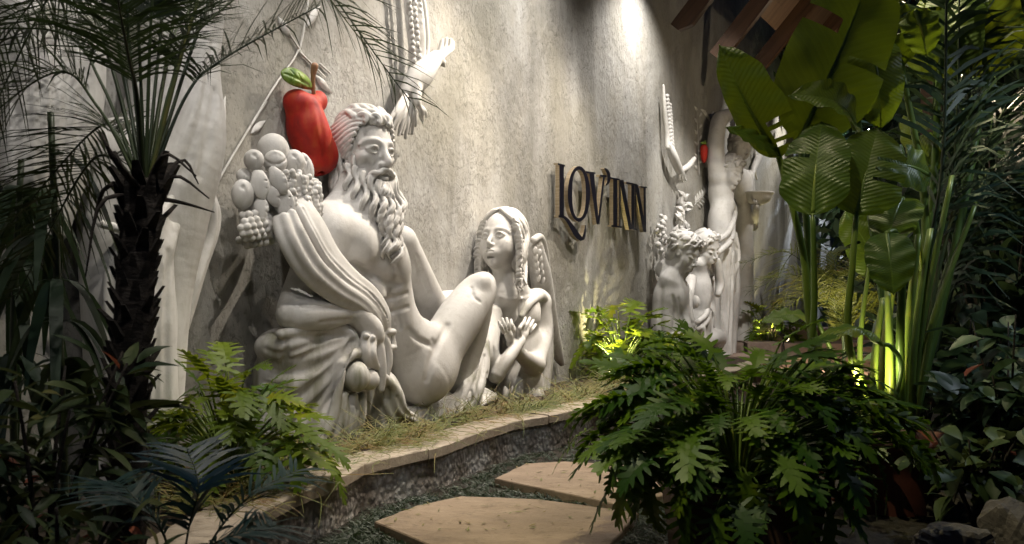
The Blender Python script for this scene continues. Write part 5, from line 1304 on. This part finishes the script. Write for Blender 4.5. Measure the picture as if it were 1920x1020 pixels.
paddle((1850, 140), (1790, -120), 80, (.2, .3, 1), .12, .25, [(-1, .3)], [(1710, 800, 5.8), (1800, 420, 6.0)], 17, 6.2, 6.4)
paddle((1742, 330), (1640, 300), 44, (0, .5, 1), .16, .25, [(1, .5)], None, 18, 5.7, 5.6)
for i, (x0, y0, x1, y1, x2, y2, w, Y) in enumerate(((1648, 800, 1660, 640, 1690, 420, 15, 5.3), (1668, 800, 1668, 660, 1664, 545, 15, 5.15), (1690, 800, 1700, 640, 1722, 440, 16, 5.35), (1700, 805, 1712, 640, 1745, 430, 18, 5.5), (1630, 800, 1612, 660, 1632, 480, 10, 5.5), (1640, 800, 1640, 680, 1655, 560, 14, 5.2), (1705, 800, 1730, 600, 1785, 330, 13, 5.5), (1712, 800, 1750, 600, 1830, 380, 12, 5.6))):
    pts = spline([at_y(x0, y0, Y), at_y(x1, y1, Y), at_y(x2, y2, Y + .1)], 14); g = Geo(); g.tube(pts, [w * Y / F * (1 - .45 * t ** 1.3) for t in np.linspace(0, 1, 14)], 8, flat=.6); g.build("sheath", M_STALK, pad)

# ------------------------------------------------------------------ palms
def leaflet_ribbon(V, Fc, p, d, nd, L, w, sag, r):
    side = np.cross(d, nd); side /= np.linalg.norm(side) + 1e-9; b = len(V)
    for i, t in enumerate((0, .3, .65, 1.0)):
        c = p + d * L * t - UP * sag * L * t * t; ww = w * (.5, 1, .75, .06)[i]; V += [c - side * ww, c + side * ww]
    Fc += [(b + 2 * i, b + 2 * i + 1, b + 2 * i + 3, b + 2 * i + 2) for i in range(3)]
def frond(parent, pts, nl, Ll, w, mat, seed, start=.22, sag=.35, rw=.010, spread=.9, vshape=.35):
    r = random.Random(seed); C = spline(pts, 30); g = Geo(); g.tube(C, np.linspace(rw, rw * .25, 30), 5, flat=.7); o = g.build("frond", M_STALKD, parent); V = []; Fc = []
    for i in range(nl):
        t = start + (1 - start) * (i + r.random() * .5) / nl; q = t * 29; k = min(int(q), 28); p = C[k] + (C[k + 1] - C[k]) * (q - k)
        tan = C[k + 1] - C[k]; tan /= np.linalg.norm(tan); sd = np.cross(tan, UP); nn = np.linalg.norm(sd); sd = sd / nn if nn > .05 else np.array([1.0, 0, 0]); up = np.cross(sd, tan)
        L = Ll * (.45 + .75 * math.sin(math.pi * (.12 + .80 * (t - start) / (1 - start)))) * r.uniform(.85, 1.15)
        for s_ in (-1, 1):
            d = tan * r.uniform(.45, .75) + sd * s_ * spread + up * (vshape + r.uniform(-.25, .25)); d /= np.linalg.norm(d); leaflet_ribbon(V, Fc, p, d, up, L, w * r.uniform(.8, 1.2), sag * r.uniform(.4, 1.4), r)
    l = part("leaflets", V, Fc, mat, o, True); tag(l, kind="stuff"); return o
M_STALKD = leafmat("frond_stalk", (.02, .035, .014), (.05, .07, .025), (.05, .08, .02), .1, .45)
def build_palm():
    Y0 = 3.3; base = at_y(238, 541, Y0); base[2] = SOIL
    T = thing("date_palm", "dark slender palm with rough trunk and feathery fronds standing in the bed", "palm", base)
    c = at_y(272, 335, Y0); ax = spline([base, at_y(240, 800, Y0), at_y(252, 560, Y0), c], 24); g = Geo(); g.tube(ax, np.linspace(.056, .066, 24), 14); g.build("trunk", M_BARK, T)
    vs = [(-.028, 0, 0), (.028, 0, 0), (.022, -.03, .05), (-.022, -.03, .05), (-.03, .02, .0), (.03, .02, .0), (.012, -.055, .10), (-.012, -.055, .10), (.010, -.040, .10), (-.010, -.040, .10), (.02, -.01, .05), (-.02, -.01, .05)]
    fs = [(0, 1, 2, 3), (3, 2, 6, 7), (1, 5, 10, 2), (2, 10, 8, 6), (4, 0, 3, 11), (11, 3, 7, 9), (5, 4, 11, 10), (10, 11, 9, 8), (7, 6, 8, 9)]
    me = mesh_of("leaf_base", vs, fs, M_BARK, False); r = random.Random(5)
    for i in range(150):                                                # stubs of old fronds round the trunk
        t = (i + .5) / 150; q = t * 23; k = min(int(q), 22); p = ax[k] + (ax[k + 1] - ax[k]) * (q - k); a = i * 2.4
        od = np.array([math.cos(a), math.sin(a), 0]); R_ = .052 + .010 * t
        o = put("leaf_base", me, T); M4 = Matrix.Rotation(a + math.pi / 2, 4, 'Z') @ Matrix.Rotation(r.uniform(-.25, .25), 4, 'X') @ Matrix.Scale(r.uniform(.45, .75) * (1 + .6 * max(0, t - .8) * 5), 4)
        M4.translation = Vector(p + od * R_ - world_loc(T)); o.matrix_local = M4
    cr = c - UP * .06
    def fr(p1, p2, d1=0, d2=0, nl=46, L=.30, sag=.35, seed=0, w=.0042): frond(T, [cr, cr + (at_y(*p1, Y0 + d1) - cr) * .5 + UP * .10, at_y(*p1, Y0 + d1), at_y(*p2, Y0 + d2)], nl, L, w, M_FROND, seed, .42 if p1[1] < 150 else .3, sag)
    L = [((215, -60), (40, -330), .0, .2), ((250, -80), (150, -480), .1, .2), ((290, -90), (300, -480), -.1, -.2), ((325, -80), (470, -420), .2, .5), ((370, 60), (600, -130), .1, .3), ((420, 110), (600, 10), .2, .35), ((400, -30), (700, -80), .4, .9),
         ((480, -170), (770, 190), .4, .7), ((450, -190), (690, 90), .1, .2), ((150, 0), (-60, -160), .1, .2), ((110, 60), (-120, 60), .0, .0), ((90, 140), (-150, 330), -.1, -.2), ((170, -110), (-40, 130), .3, .5), ((130, -60), (-60, 300), .2, .3), ((200, 60), (60, 20), .7, 1.1), ((340, 40), (430, -60), .6, 1.0), ((240, 100), (210, -60), -.4, -.7),
         ((170, 250), (20, 420), .1, .2), ((150, 330), (30, 560), .2, .3), ((380, -200), (610, -60), .6, 1.0)]
    for i, (a, b, d1, d2) in enumerate(L): fr(a, b, d1, d2, seed=i)
    for i, (p1, p2, dd) in enumerate((((330, 330), (392, 372), .0), ((340, 300), (372, 345), .1), ((310, 290), (368, 330), -.1), ((200, 350), (170, 440), .1), ((340, 380), (402, 398), .05), ((190, 380), (160, 520), -.1), ((215, 300), (190, 250), -.2))):
        g = Geo(); g.tube(spline([cr, at_y(*p1, Y0 + dd), at_y(*p2, Y0 + dd)], 8), np.linspace(.018, .004, 8), 5, flat=.6); g.build("dead_stalk", M_BARK, T)
build_palm()
def build_small_fronds():
    b = at_y(330, 1160, 2.7); T = thing("blue_frond_palm", "low palm with blue-green fronds at the front edge of the bed", "palm", b)
    for i, (p1, p2, p3, Y) in enumerate((((352, 1000), (372, 910), (350, 838), 2.7), ((400, 1010), (470, 930), (560, 880), 2.8), ((380, 1040), (450, 1000), (520, 985), 2.6), ((310, 1010), (250, 930), (215, 900), 2.6))):
        frond(T, [b, at_y(*p1, Y), at_y(*p2, Y), at_y(*p3, Y + .1)], 26, .17, .0060, M_BLUEFROND, 60 + i, .35, .25, .006, .9, .15)
    b = at_z(1560, 640, 0); b = at_y(1580, 700, 11.5); b[2] = 0; T = thing("feathery_palm", "small feathery palm glowing behind the paddle-leaf stalks", "palm", b)
    r = random.Random(3); c = at_y(1585, 600, 11.5)
    for i in range(24):
        a = i * 2.4; L = r.uniform(.8, 1.25); od = np.array([math.cos(a), math.sin(a) * .7, 0]); frond(T, [b + UP * .1, c + od * .08, c + od * L * .5 + UP * L * r.uniform(.2, .7), c + od * L + UP * L * r.uniform(-.2, .55)], 34, .34, .0065, M_FRONDY, 80 + i, .25, .3, .012)
M_FRONDY = leafmat("warm_palm_leaflet", (.05, .07, .015), (.12, .13, .03), (.20, .22, .03), .35, .45)
build_small_fronds()
def build_right_palm():
    b = at_y(1715, 541, 6.0); b[2] = 0; T = thing("arching_palm", "tall dark palm with stout stems and a heavy frond arching to the right", "palm", b)
    S = [[(1700, 760), (1735, 520), (1768, 300), (1775, -60)], [(1706, 760), (1750, 500), (1790, 300), (1800, -60)], [(1712, 760), (1752, 540), (1800, 330), (1835, -40)], [(1716, 760), (1742, 560), (1752, 340), (1748, -80)], [(1720, 760), (1790, 520), (1850, 360), (1925, 240)]]
    for i, st in enumerate(S):
        Y = 5.9 + .12 * i; C = [at_y(x, y, Y) for x, y in st]; C[0][2] = .3
        o = frond(T, [b] + C, 40 if i == 4 else 26, .75 if i == 4 else .6, .016, M_SHRUB, 40 + i, .45 if i == 4 else .62, .6, .028, .55, -.1)
    for i, st in enumerate(([(1725, 700), (1790, 460), (1880, 300), (1990, 330)], [(1725, 700), (1800, 420), (1900, 180), (2040, 120)], [(1720, 700), (1760, 300), (1850, 60), (1960, 60)])):
        Y = 6.4 + .1 * i; frond(T, [b] + [at_y(x, y, Y) for x, y in st], 40, .7, .016, M_SHRUB, 50 + i, .4, .6, .022, .6, -.1)
build_right_palm()

# ------------------------------------------------------------------ shrubs
def simple_leaf(seed, mat, w=.22):
    r = random.Random(seed); V = []; Fc = []; ar = r.uniform(.1, .5); fo = r.uniform(.1, .4)
    for t, k in ((0, .08), (.2, .75), (.45, 1), (.7, .75), (.9, .3), (1, .02)):
        for s_ in (-1, 0, 1): x = s_ * k * w; V.append((x, t, -ar * t * t + fo * abs(x)))
    for i in range(5): Fc += [(3 * i, 3 * i + 1, 3 * i + 4, 3 * i + 3), (3 * i + 1, 3 * i + 2, 3 * i + 5, 3 * i + 4)]
    return mesh_of("shrub_leaf", V, Fc, mat)
SL = {(m.name, w): [simple_leaf(s, m, w) for s in range(4)] for m in (M_SHRUB, M_SHRUB2, M_PINK) for w in (.10, .15, .24, .34)}
def shrub(name, label, base, R, H, n, L, seed, mat, w=.24, squash=1, stems=7, pink=0, z0=.12):
    r = random.Random(seed); base = np.asarray(base, float); T = thing(name, label, "shrub", base); ends = []
    for i in range(stems):
        a = i * 2.4 + r.random(); h = H * r.uniform(.6, 1.0); e = base + np.array([math.cos(a) * R * .6, math.sin(a) * R * .6 * squash, h]); m = (base + e) / 2 + np.array([0, 0, .1 * H]); q = spline([base, m, e], 8); ends.append(q)
        g = Geo(); g.tube(q, np.linspace(.010, .004, 8), 5); g.build("stem", M_BARK, T)
    for i in range(n):
        q = ends[i % stems]; t = r.uniform(z0, 1) ** .8; k = min(int(t * 7), 6); p = q[k] + (q[k + 1] - q[k]) * (t * 7 - k); a = r.uniform(0, 6.28)
        od = np.array([math.cos(a), math.sin(a), 0]); p = p + od * R * .5 * r.random() ** .7 * (1.1 - .5 * t) * np.array([1, squash, 1]); el = r.uniform(-.7, .9); d = od * math.cos(el) + UP * math.sin(el)
        mm = M_PINK if r.random() < pink else mat
        frame_obj("leaf", SL[(mm.name, w)][r.randrange(4)], T, p, d, UP * math.cos(el) - od * math.sin(el) + np.cross(d, UP) * r.uniform(-.6, .6), L * r.uniform(.7, 1.25))
def gp(x, y, Y, z=0): p = at_y(x, y, Y); p[2] = z; return p
shrub("lance_leaf_shrub", "dark lance-leaved shrub with a few reddish leaves at the foot of the palm", gp(80, 541, 3.0, SOIL), .42, .80, 260, .125, 1, M_SHRUB2, .15, .6, 10, .03)
shrub("low_dark_shrub", "low dark shrub filling the corner of the bed before the palm", gp(110, 541, 2.5, SOIL), .34, .45, 190, .09, 2, M_SHRUB2, .15, .6, 8, .03)
for i, (pts, Y, lab) in enumerate(((((30, 900), (25, 640), (40, 300)), 3.9, "thin leaning cane with drooping strap leaves, close to the veiled stone figure"), (((125, 900), (112, 640), (95, 210)), 3.7, "slender cane with drooping strap leaves next to the palm fronds"))):
    base = at_y(*pts[0], Y); base[2] = SOIL; C = spline([base] + [at_y(x, y, Y) for x, y in pts[1:]], 12); T = thing("strap_leaf_cane", lab, "plant", base); g = Geo(); g.tube(C, np.linspace(.016, .012, 12), 6); g.build("cane", M_STALKD, T); r = random.Random(70 + i)
    for j in range(34):
        t = r.uniform(.45, 1); p = C[min(int(t * 11), 11)]; a = r.uniform(0, 6.28); L = r.uniform(.3, .6); V = []; Fc = []; od = np.array([math.cos(a), math.sin(a), 0]); sd = np.array([-od[1], od[0], 0]); up = r.uniform(.1, .55)
        for k in range(9):
            s_ = k / 8; c = p + od * L * (.62 * s_) + UP * L * (up * s_ - 1.25 * s_ * s_); ww = .024 * (math.sin(math.pi * (.1 + .88 * s_)) ** .7); V += [c - sd * ww, c + sd * ww - UP * .004]
        Fc = [(2 * k, 2 * k + 1, 2 * k + 3, 2 * k + 2) for k in range(8)]; part("strap_leaf", V, Fc, M_SHRUB, T)
shrub("broad_leaf_shrub", "dark broad-leaved shrub with a few pale leaves behind the red-brown pot", gp(1800, 541, 6.2), .55, 1.15, 180, .17, 3, M_SHRUB, .34, .8, 10)
shrub("corner_shrub", "dense dark shrub standing over the garden rocks", gp(1890, 541, 5.2), .50, 1.10, 170, .15, 4, M_SHRUB, .34, .8, 10, .01)
shrub("low_corner_shrub", "low dark broad-leaved shrub just behind the garden rocks", gp(1830, 541, 4.9), .42, .55, 120, .13, 5, M_SHRUB2, .34, .7, 8, .02)
shrub("tall_back_shrub", "tall loose dark shrub rising behind the arching palm", gp(1880, 541, 7.6), .95, 2.6, 230, .24, 6, M_SHRUB, .24, .8, 12)
shrub("back_hedge_shrub", "dark leafy shrub behind the paddle-leaved plant", gp(1740, 541, 8.6), .9, 2.2, 200, .24, 7, M_SHRUB, .24, .8, 12)
shrub("path_end_shrub", "dark shrub at the path end beside the stone steps", gp(1680, 541, 12.5), 1.2, 1.8, 180, .26, 8, M_SHRUB2, .24, .8, 10, .02)
shrub("leafy_back_shrub", "tall dark leafy shrub far behind at the path end", gp(1850, 541, 13), 1.8, 4.2, 240, .42, 9, M_SHRUB, .24, .8, 12)
shrub("underplanting_shrub", "small shrub with narrow green leaves beside the potted lobed-leaf plant", gp(1560, 541, 5.2), .35, .42, 90, .12, 10, M_SHRUB2, .24, .8, 8, .02)

# ------------------------------------------------------------------ grass, dry strands, rocks
def inside(p, poly):
    c = False; n = len(poly)
    for i in range(n):
        a, b = poly[i], poly[i - 1]
        if (a[1] > p[1]) != (b[1] > p[1]) and p[0] < (b[0] - a[0]) * (p[1] - a[1]) / (b[1] - a[1]) + a[0]: c = not c
    return c
def bed_dist(p):
    d = np.hypot(E2[:, 0] - p[0], E2[:, 1] - p[1]); i = int(d.argmin()); s = cum[i]; return (p - edge_at(s)) @ edge_n(s), s
V = []; Fc = []; r = random.Random(8); cnt = 0
for i in range(5200):
    x = r.uniform(330, 1330); y = r.uniform(838, 1035); p = at_z(x, y, 0)
    if any(inside(p[:2], s) for s in STONES): continue
    if bed_dist(p[:2])[0] > -.02: continue
    if r.random() > .75: continue
    cnt += 1
    for j in range(7):
        a = r.uniform(0, 6.28); L = r.uniform(.07, .14); d = np.array([math.cos(a), math.sin(a), r.uniform(.5, 1.8)]); d /= np.linalg.norm(d); leaflet_ribbon(V, Fc, p + np.array([r.uniform(-.02, .02), r.uniform(-.02, .02), 0]), d, np.cross(d, (0.3, 0.5, 0)), L, .0032, .7, r)
tag(part("mondo_grass", V, Fc, M_GRASS), "dark short mondo grass growing round the stepping stones", "grass", kind="stuff")
V = []; Fc = []; r = random.Random(9)
for i in range(3200):
    s = r.uniform(cum[-1] * .30, cum[-1] * .80); px = F * edge_at(s)[0] / edge_at(s)[1] + CX
    if px < 430 or px > 1320: continue
    dens = .35 + .65 * (math.sin(s * 4.1) * .5 + .5)
    if r.random() > dens: continue
    off = r.gauss(.30, .12); p = np.array([*(edge_at(s) + edge_n(s) * off), SOIL + .05]);
    if off < .26: p[2] = CAP + .012
    if off < -.01: p[2] = CAP - .01
    a = r.uniform(0, 6.28); L = r.uniform(.12, .32); tilt = r.uniform(.1, 1.0) if off > .2 else r.uniform(-.05, .25); d = np.array([math.cos(a), math.sin(a), tilt]); b = len(V); w = .0031; k1, k2 = r.uniform(-2.5, 2.5), r.uniform(.3, 1.2)
    c = p.copy()
    for q in range(7):
        sd = np.array([-d[1], d[0], .0]); sd /= np.linalg.norm(sd) + 1e-6; ww = w * (1 - .1 * q); V += [c - sd * ww, c + UP * ww * 1.2, c + sd * ww]
        c = c + d * L / 6; an = k1 / 6; d = np.array([d[0] * math.cos(an) - d[1] * math.sin(an), d[0] * math.sin(an) + d[1] * math.cos(an), d[2] - k2 / 6])
        sdist = bed_dist(c[:2])[0]; floor = CAP + .008 if 0 < sdist < .25 else (SOIL + .03 if sdist >= .25 else .02)
        if c[2] < floor: c[2] = floor; d[2] = max(d[2], 0)
    for q in range(6): Fc += [(b + 3 * q, b + 3 * q + 1, b + 3 * q + 4, b + 3 * q + 3), (b + 3 * q + 1, b + 3 * q + 2, b + 3 * q + 5, b + 3 * q + 4)]
tag(part("dry_grass", V, Fc, M_DRY), "tangled yellow and rust coloured dry strands along the bed edge", "grass", kind="stuff")
def rock(name, label, c, r0, seed):
    rr = random.Random(seed); bm = bmesh.new(); bmesh.ops.create_icosphere(bm, subdivisions=4, radius=1)
    pl = [(np.array([rr.gauss(0, 1) for _ in range(3)]), rr.uniform(.55, .9)) for _ in range(16)]
    for v in bm.verts:
        p = np.array(v.co); k = 1.0
        for nn, dd in pl: nn = nn / np.linalg.norm(nn); q = p @ nn; k = min(k, dd / q if q > dd else 1)
        p = p * k * (1 + .07 * math.sin(7 * p[0] + seed) * math.sin(8 * p[1] + 2 * p[2]) + .03 * math.sin(19 * p[0]) * math.sin(17 * p[2] + seed)) * np.array(r0); v.co = Vector(p)
    me = bpy.data.meshes.new(name); bm.to_mesh(me); bm.free(); me.materials.append(M_ROCK); o = put(name, me, None, tuple(c)); tag(o, label, "rock")
M_ROCK = travertine("garden_rock", (.045, .036, .032), (.10, .085, .075), (.19, .165, .15))
rock("garden_rock", "low rounded brown garden rock lying in front of the dense dark shrub", gp(1800, 541, 4.3, .06), (.20, .16, .12), 1); rock("garden_rock", "squat angular grey rock beside the rounded brown rock", gp(1893, 541, 4.45, .09), (.14, .14, .16), 2)
rock("garden_rock", "small pale stone between the shrubs behind the rounded brown rock", gp(1770, 541, 5.2, .05), (.12, .10, .09), 3)

# ------------------------------------------------------------------ dark trees closing the garden behind
def dark_tree(label, base, H, R, seed, n=5200):
    r = random.Random(seed); T = thing("garden_tree", label, "tree", base); base = np.asarray(base, float); g = Geo(); g.tube(spline([base, base + UP * H * .35 + np.array([.15, 0, 0]), base + UP * H * .75], 8), np.linspace(.16, .05, 8), 8); g.build("trunk", M_BARK, T); V = []; Fc = []
    cl = [(base + np.array([r.uniform(-R, R) * .8, r.uniform(-R, R) * .6, H * r.uniform(.12, 1.0)]), R * r.uniform(.3, .55)) for _ in range(26)]
    for i in range(n):
        c, rr = cl[i % 26]; d = np.array([r.gauss(0, 1) for _ in range(3)]); d /= np.linalg.norm(d); p = c + d * rr * r.random() ** .4; a = np.array([r.gauss(0, 1) for _ in range(3)]); a /= np.linalg.norm(a); b_ = np.cross(a, d); b_ /= np.linalg.norm(b_) + 1e-6; L = r.uniform(.12, .24); k = len(V)
        V += [p - a * L, p + b_ * L * .4, p + a * L, p - b_ * L * .4]; Fc.append((k, k + 1, k + 2, k + 3))
    tag(part("crown", V, Fc, M_SHRUB, T, False), kind="stuff")
dark_tree("dark leafy tree closing the garden behind the feathery palm", gp(1700, 541, 19), 6.5, 2.6, 1); dark_tree("dark leafy tree closing the garden behind the arching palm", gp(1960, 541, 13.5), 6.5, 2.6, 2); dark_tree("dark leafy tree far behind the pavilion roof", gp(1560, 541, 30), 9.5, 4.0, 3); dark_tree("dark leafy tree behind the dense corner shrub", gp(2130, 541, 9.5), 5.5, 2.2, 4)

V = []; Fc = []; r = random.Random(31)                                   # fallen bits on the slabs and the coping
for i in range(260):
    p = at_z(r.uniform(560, 1200), r.uniform(800, 1015), 0); bd, s_ = bed_dist(p[:2])
    if any(inside(p[:2], q) for q in STONES): p[2] = .054
    elif 0 < bd < .25: p = np.array([*p[:2], CAP + .008])
    else: continue
    a = r.uniform(0, 6.28); d = np.array([math.cos(a), math.sin(a), 0]); sd = np.array([-d[1], d[0], 0]); L = r.uniform(.008, .045); w = r.uniform(.0015, .007); k = len(V)
    V += [p - d * L, p + sd * w + UP * .004, p + d * L + UP * r.uniform(0, .01), p - sd * w + UP * .002]; Fc.append((k, k + 1, k + 2, k + 3))
tag(part("leaf_litter", V, Fc, M_DRY, None, False), "fallen needles and leaf crumbs on the slabs and coping", "litter", kind="stuff")
# ------------------------------------------------------------------ lamps of the garden: fittings with their own light, some of them added as fill
M_LENS = Mat("lamp_lens"); M_LENS.set(Base_Color=(1, .85, .6, 1)); M_LENS.b.inputs["Emission Color"].default_value = (1, .80, .52, 1); M_LENS.b.inputs["Emission Strength"].default_value = 6; M_LENS = M_LENS.m
def spotlight(name, label, pos, target, watts, cone, col=(1, .84, .64), blend=.7, r=.035, size=.05, group=None, stem=None):
    pos = np.asarray(pos, float); d = np.asarray(target, float) - pos; d /= np.linalg.norm(d)
    T = thing(name, label, "spotlight", pos, group); g = Geo(); g.tube([pos - d * .16, pos - d * .02], [size * .8, size], 14); g.build("housing", M_STEEL, T, False)
    g = Geo(); g.tube([pos - d * .021, pos - d * .012], [size * .86] * 2, 14); g.build("lens", M_LENS, T, False)
    if stem is not None: g = Geo(); g.tube([pos - d * .1, np.asarray(stem, float)], [.009] * 2, 6); g.build("bracket", M_STEEL, T)
    l = bpy.data.lights.new("lamp_light", 'SPOT'); l.energy = watts; l.spot_size = math.radians(cone); l.spot_blend = blend; l.color = col; l.shadow_soft_size = r
    o = bpy.data.objects.new("lamp_light", l); COL.objects.link(o); o.parent = T; o.location = tuple(d * .01); o.rotation_euler = Vector(d).to_track_quat('-Z', 'Y').to_euler(); return T
RZ = 5.35
rail = thing("added_light_rail", "added unseen black steel rail above the path carrying the spotlights", "rail", wall_pt(9, 2.2, RZ)); g = Geo(); g.box(wall_pt(9, 2.6, RZ), (D * 10, N * .03, UP * .03)); g.build("beam", M_STEEL, rail, False)  # unseen rail, added to hold up the lamps
for u in (-.8, 18.5): g = Geo(); g.box(wall_pt(u, 2.6, RZ / 2 - .05), (D * .04, N * .04, UP * (RZ / 2 + .02))); g.build("post", M_STEEL, rail, False)
WARM = (1, .885, .74); NEUT = (1, .94, .86)
def rl(u, tu, tv, tz, w, cone, lab, col=WARM, v=2.6): spotlight("rail_spotlight", lab, wall_pt(u, v, RZ - .16), wall_pt(tu, tv, tz), w, cone, col, group=None, stem=wall_pt(u, v, RZ))
rl(8.6, 6.2, .2, 1.6, 330, 56, "rail spotlight aimed at the reclining bearded statue")
spotlight("arm_spotlight", "spotlight on a short arm above the reclining bearded statue", wall_pt(7.3, 1.75, 5.2), wall_pt(6.2, .2, 1.4), 720, 60, WARM, .7, .03, stem=wall_pt(7.3, 2.6, RZ))
spotlight("arm_spotlight", "spotlight on a short arm above the angel", wall_pt(9.6, 1.6, 5.2), wall_pt(8.7, .2, 1.4), 420, 50, WARM, .7, .03, stem=wall_pt(9.6, 2.6, RZ))
rl(3.3, 3.5, .1, 2.0, 230, 66, "rail spotlight aimed at the draped statue behind the palm", NEUT)
rl(8.0, 8.7, .1, 1.9, 330, 58, "rail spotlight aimed at the angel and the brass letters")
spotlight("added_frond_spotlight", "added spotlight hung before the palm so that its fronds shade the wall", wall_pt(1.5, 3.5, 3.9), wall_pt(2.9, 0, 1.6), 110, 74, NEUT, .8, .03, stem=wall_pt(1.5, 2.63, RZ))  # lamp added to throw frond shadows onto the wall
rl(11.2, 12.9, .1, 1.5, 620, 44, "rail spotlight aimed at the crouching statues", NEUT)
rl(14.6, 16.3, .1, 3.0, 330, 60, "rail spotlight aimed at the tall standing statues", NEUT)
rl(5.2, 4.6, 2.2, .0, 115, 62, "rail spotlight aimed at the stepping stones", (1, .80, .56))
rl(2.3, 4.1, 3.3, .6, 420, 50, "added fill spotlight on the rail aimed at the potted lobed-leaf plant", (1, .92, .52))  # fill lamp, added to brighten the potted plant
rl(6.4, 6.9, 4.2, 1.8, 360, 60, "added fill spotlight on the rail aimed at the paddle-leaved plant", (1, .92, .52), 2.6)  # added to give the paddle leaves light from the front
rl(1.2, 1.9, 1.4, .6, 190, 76, "added fill spotlight on the rail aimed at the shrubs below the palm", NEUT)  # another added fill, lifting the shrubs on the left
rl(3.5, 3.1, 1.2, .5, 170, 44, "added fill spotlight on the rail aimed at the yellow-green plant in the bed", (1, .88, .6))  # lamp added to brighten this bed plant
spotlight("added_fill_spotlight", "added fill spotlight out of view aimed at the dark corner shrubs", gp(2300, 541, 5.0, 3.4), gp(1830, 541, 5.6, .8), 110, 80, (.78, .9, 1.0), .9, stem=gp(2300, 541, 5.0, 3.6))  # unseen fill lamp, added for the dim corner shrubs
def wash(u, w, lab, v=.8, z=5.25, cone=110): spotlight("wall_washer", lab, wall_pt(u, v, z), wall_pt(u + .05, .05, 1.5), w, cone, NEUT, 1.0, stem=wall_pt(u, .0, z + .12))
wash(11.0, 420, "wall washer bracketed above the wall right of the brass letters"); wash(7.9, 340, "wall washer bracketed above the bearded head"); wash(4.9, 230, "wall washer bracketed above the palm")
wash(18.6, 260, "wall washer bracketed above the bowl bearer", z=5.0)
p = at_z(1140, 712, SOIL)
def uplight(label, pos, tgt, w, cone=95, col=(1, .86, .42), foot=0.0): spotlight("garden_uplight", label, pos, tgt, w, cone, col, .8, .02, .03, stem=np.array([pos[0], pos[1], foot]))
uplight("ground spike uplight inside the bright lobed-leaf plant", p + UP * .12 + np.array([0, -.3, 0]), p + np.array([.12, .1, 1.0]), 110, foot=SOIL)
p = at_z(1428, 655, SOIL); uplight("ground spike uplight inside the small far lobed-leaf plant", p + UP * .12 + np.array([0, -.3, 0]), p + np.array([.1, .1, 1.0]), 160, foot=SOIL)
uplight("small uplight on the ground before the round red-brown pot", gp(1596, 541, 4.95, .62), gp(1672, 541, 5.4, 1.10), 60, 76, (1, .90, .42))
uplight("uplight on the ground behind the round red-brown pot", gp(1700, 541, 6.4, .15), gp(1660, 541, 5.6, 2.4), 120, 80, (1, .88, .45))
spotlight("step_light", "low step light beside the stone steps", gp(1478, 541, 12.4, .55), gp(1560, 541, 12.6, .1), 90, 140, (1, .72, .48), .8, .02, .03, stem=gp(1478, 541, 12.4, 0))
uplight("uplight under the small feathery palm", gp(1560, 541, 10.8, .2), gp(1585, 541, 11.6, 1.4), 110, 100, (1, .85, .5))
spotlight("wall_washer", "added wall washer brightening the far end of the wall", wall_pt(22, 1.0, 5.0), wall_pt(20.6, .05, 1.8), 1100, 130, (.80, .88, 1.0), 1.0, stem=wall_pt(22, 0, 5.1))  # added cool lamp, lifts the dim far end of the wall
def lantern(name, label, c, w):
    lan = thing(name, label, "lantern", c)
    g = Geo(); g.box(c, (np.array([.035, 0, 0]), np.array([0, .035, 0]), UP * .02)); g.build("lamp_glass", M_LENS, lan, False); g = Geo(); g.tube([c + UP * .03, c + UP * .06, c + UP * .11], [.07, .05, .02], 12); g.build("hood", M_STEEL, lan); g = Geo(); g.tube([c + UP * .1, c + UP * (EZ + 2.0 - c[2])], [.006] * 2, 6); g.build("cord", M_STEEL, lan)
    l = bpy.data.lights.new("lantern_light", 'POINT'); l.energy = w; l.color = (1, .8, .55); l.shadow_soft_size = .03; lo = bpy.data.objects.new("lantern_light", l); COL.objects.link(lo); lo.parent = lan; lo.location = (0, 0, -.06)
lantern("eave_lantern", "small lit lantern hanging among the leaves of the arching palm", at_y(1795, 112, 7.2), 40)
lantern("eave_lantern", "small lit lantern hanging under the rafters behind the largest paddle leaf", wall_pt(13.2, 2.3, 4.1), 22)

# ------------------------------------------------------------------ groups of repeats
GROUPS = {"stepping_stone": "stepping stones along the path", "rail_spotlight": "spotlights on the lighting rail", "wall_washer": "wall washers above the wall", "garden_uplight": "uplights among the plants", "garden_rock": "rocks under the corner shrubs", "eave_lantern": "lanterns under the pavilion", "garden_tree": "dark trees closing the garden", "strap_leaf_cane": "canes with strap leaves", "arm_spotlight": "spotlights on short arms"}
for o in list(SC.objects):
    if o.parent is None:
        g_ = GROUPS.get(o.name.split(".")[0])
        if g_: o["group"] = g_
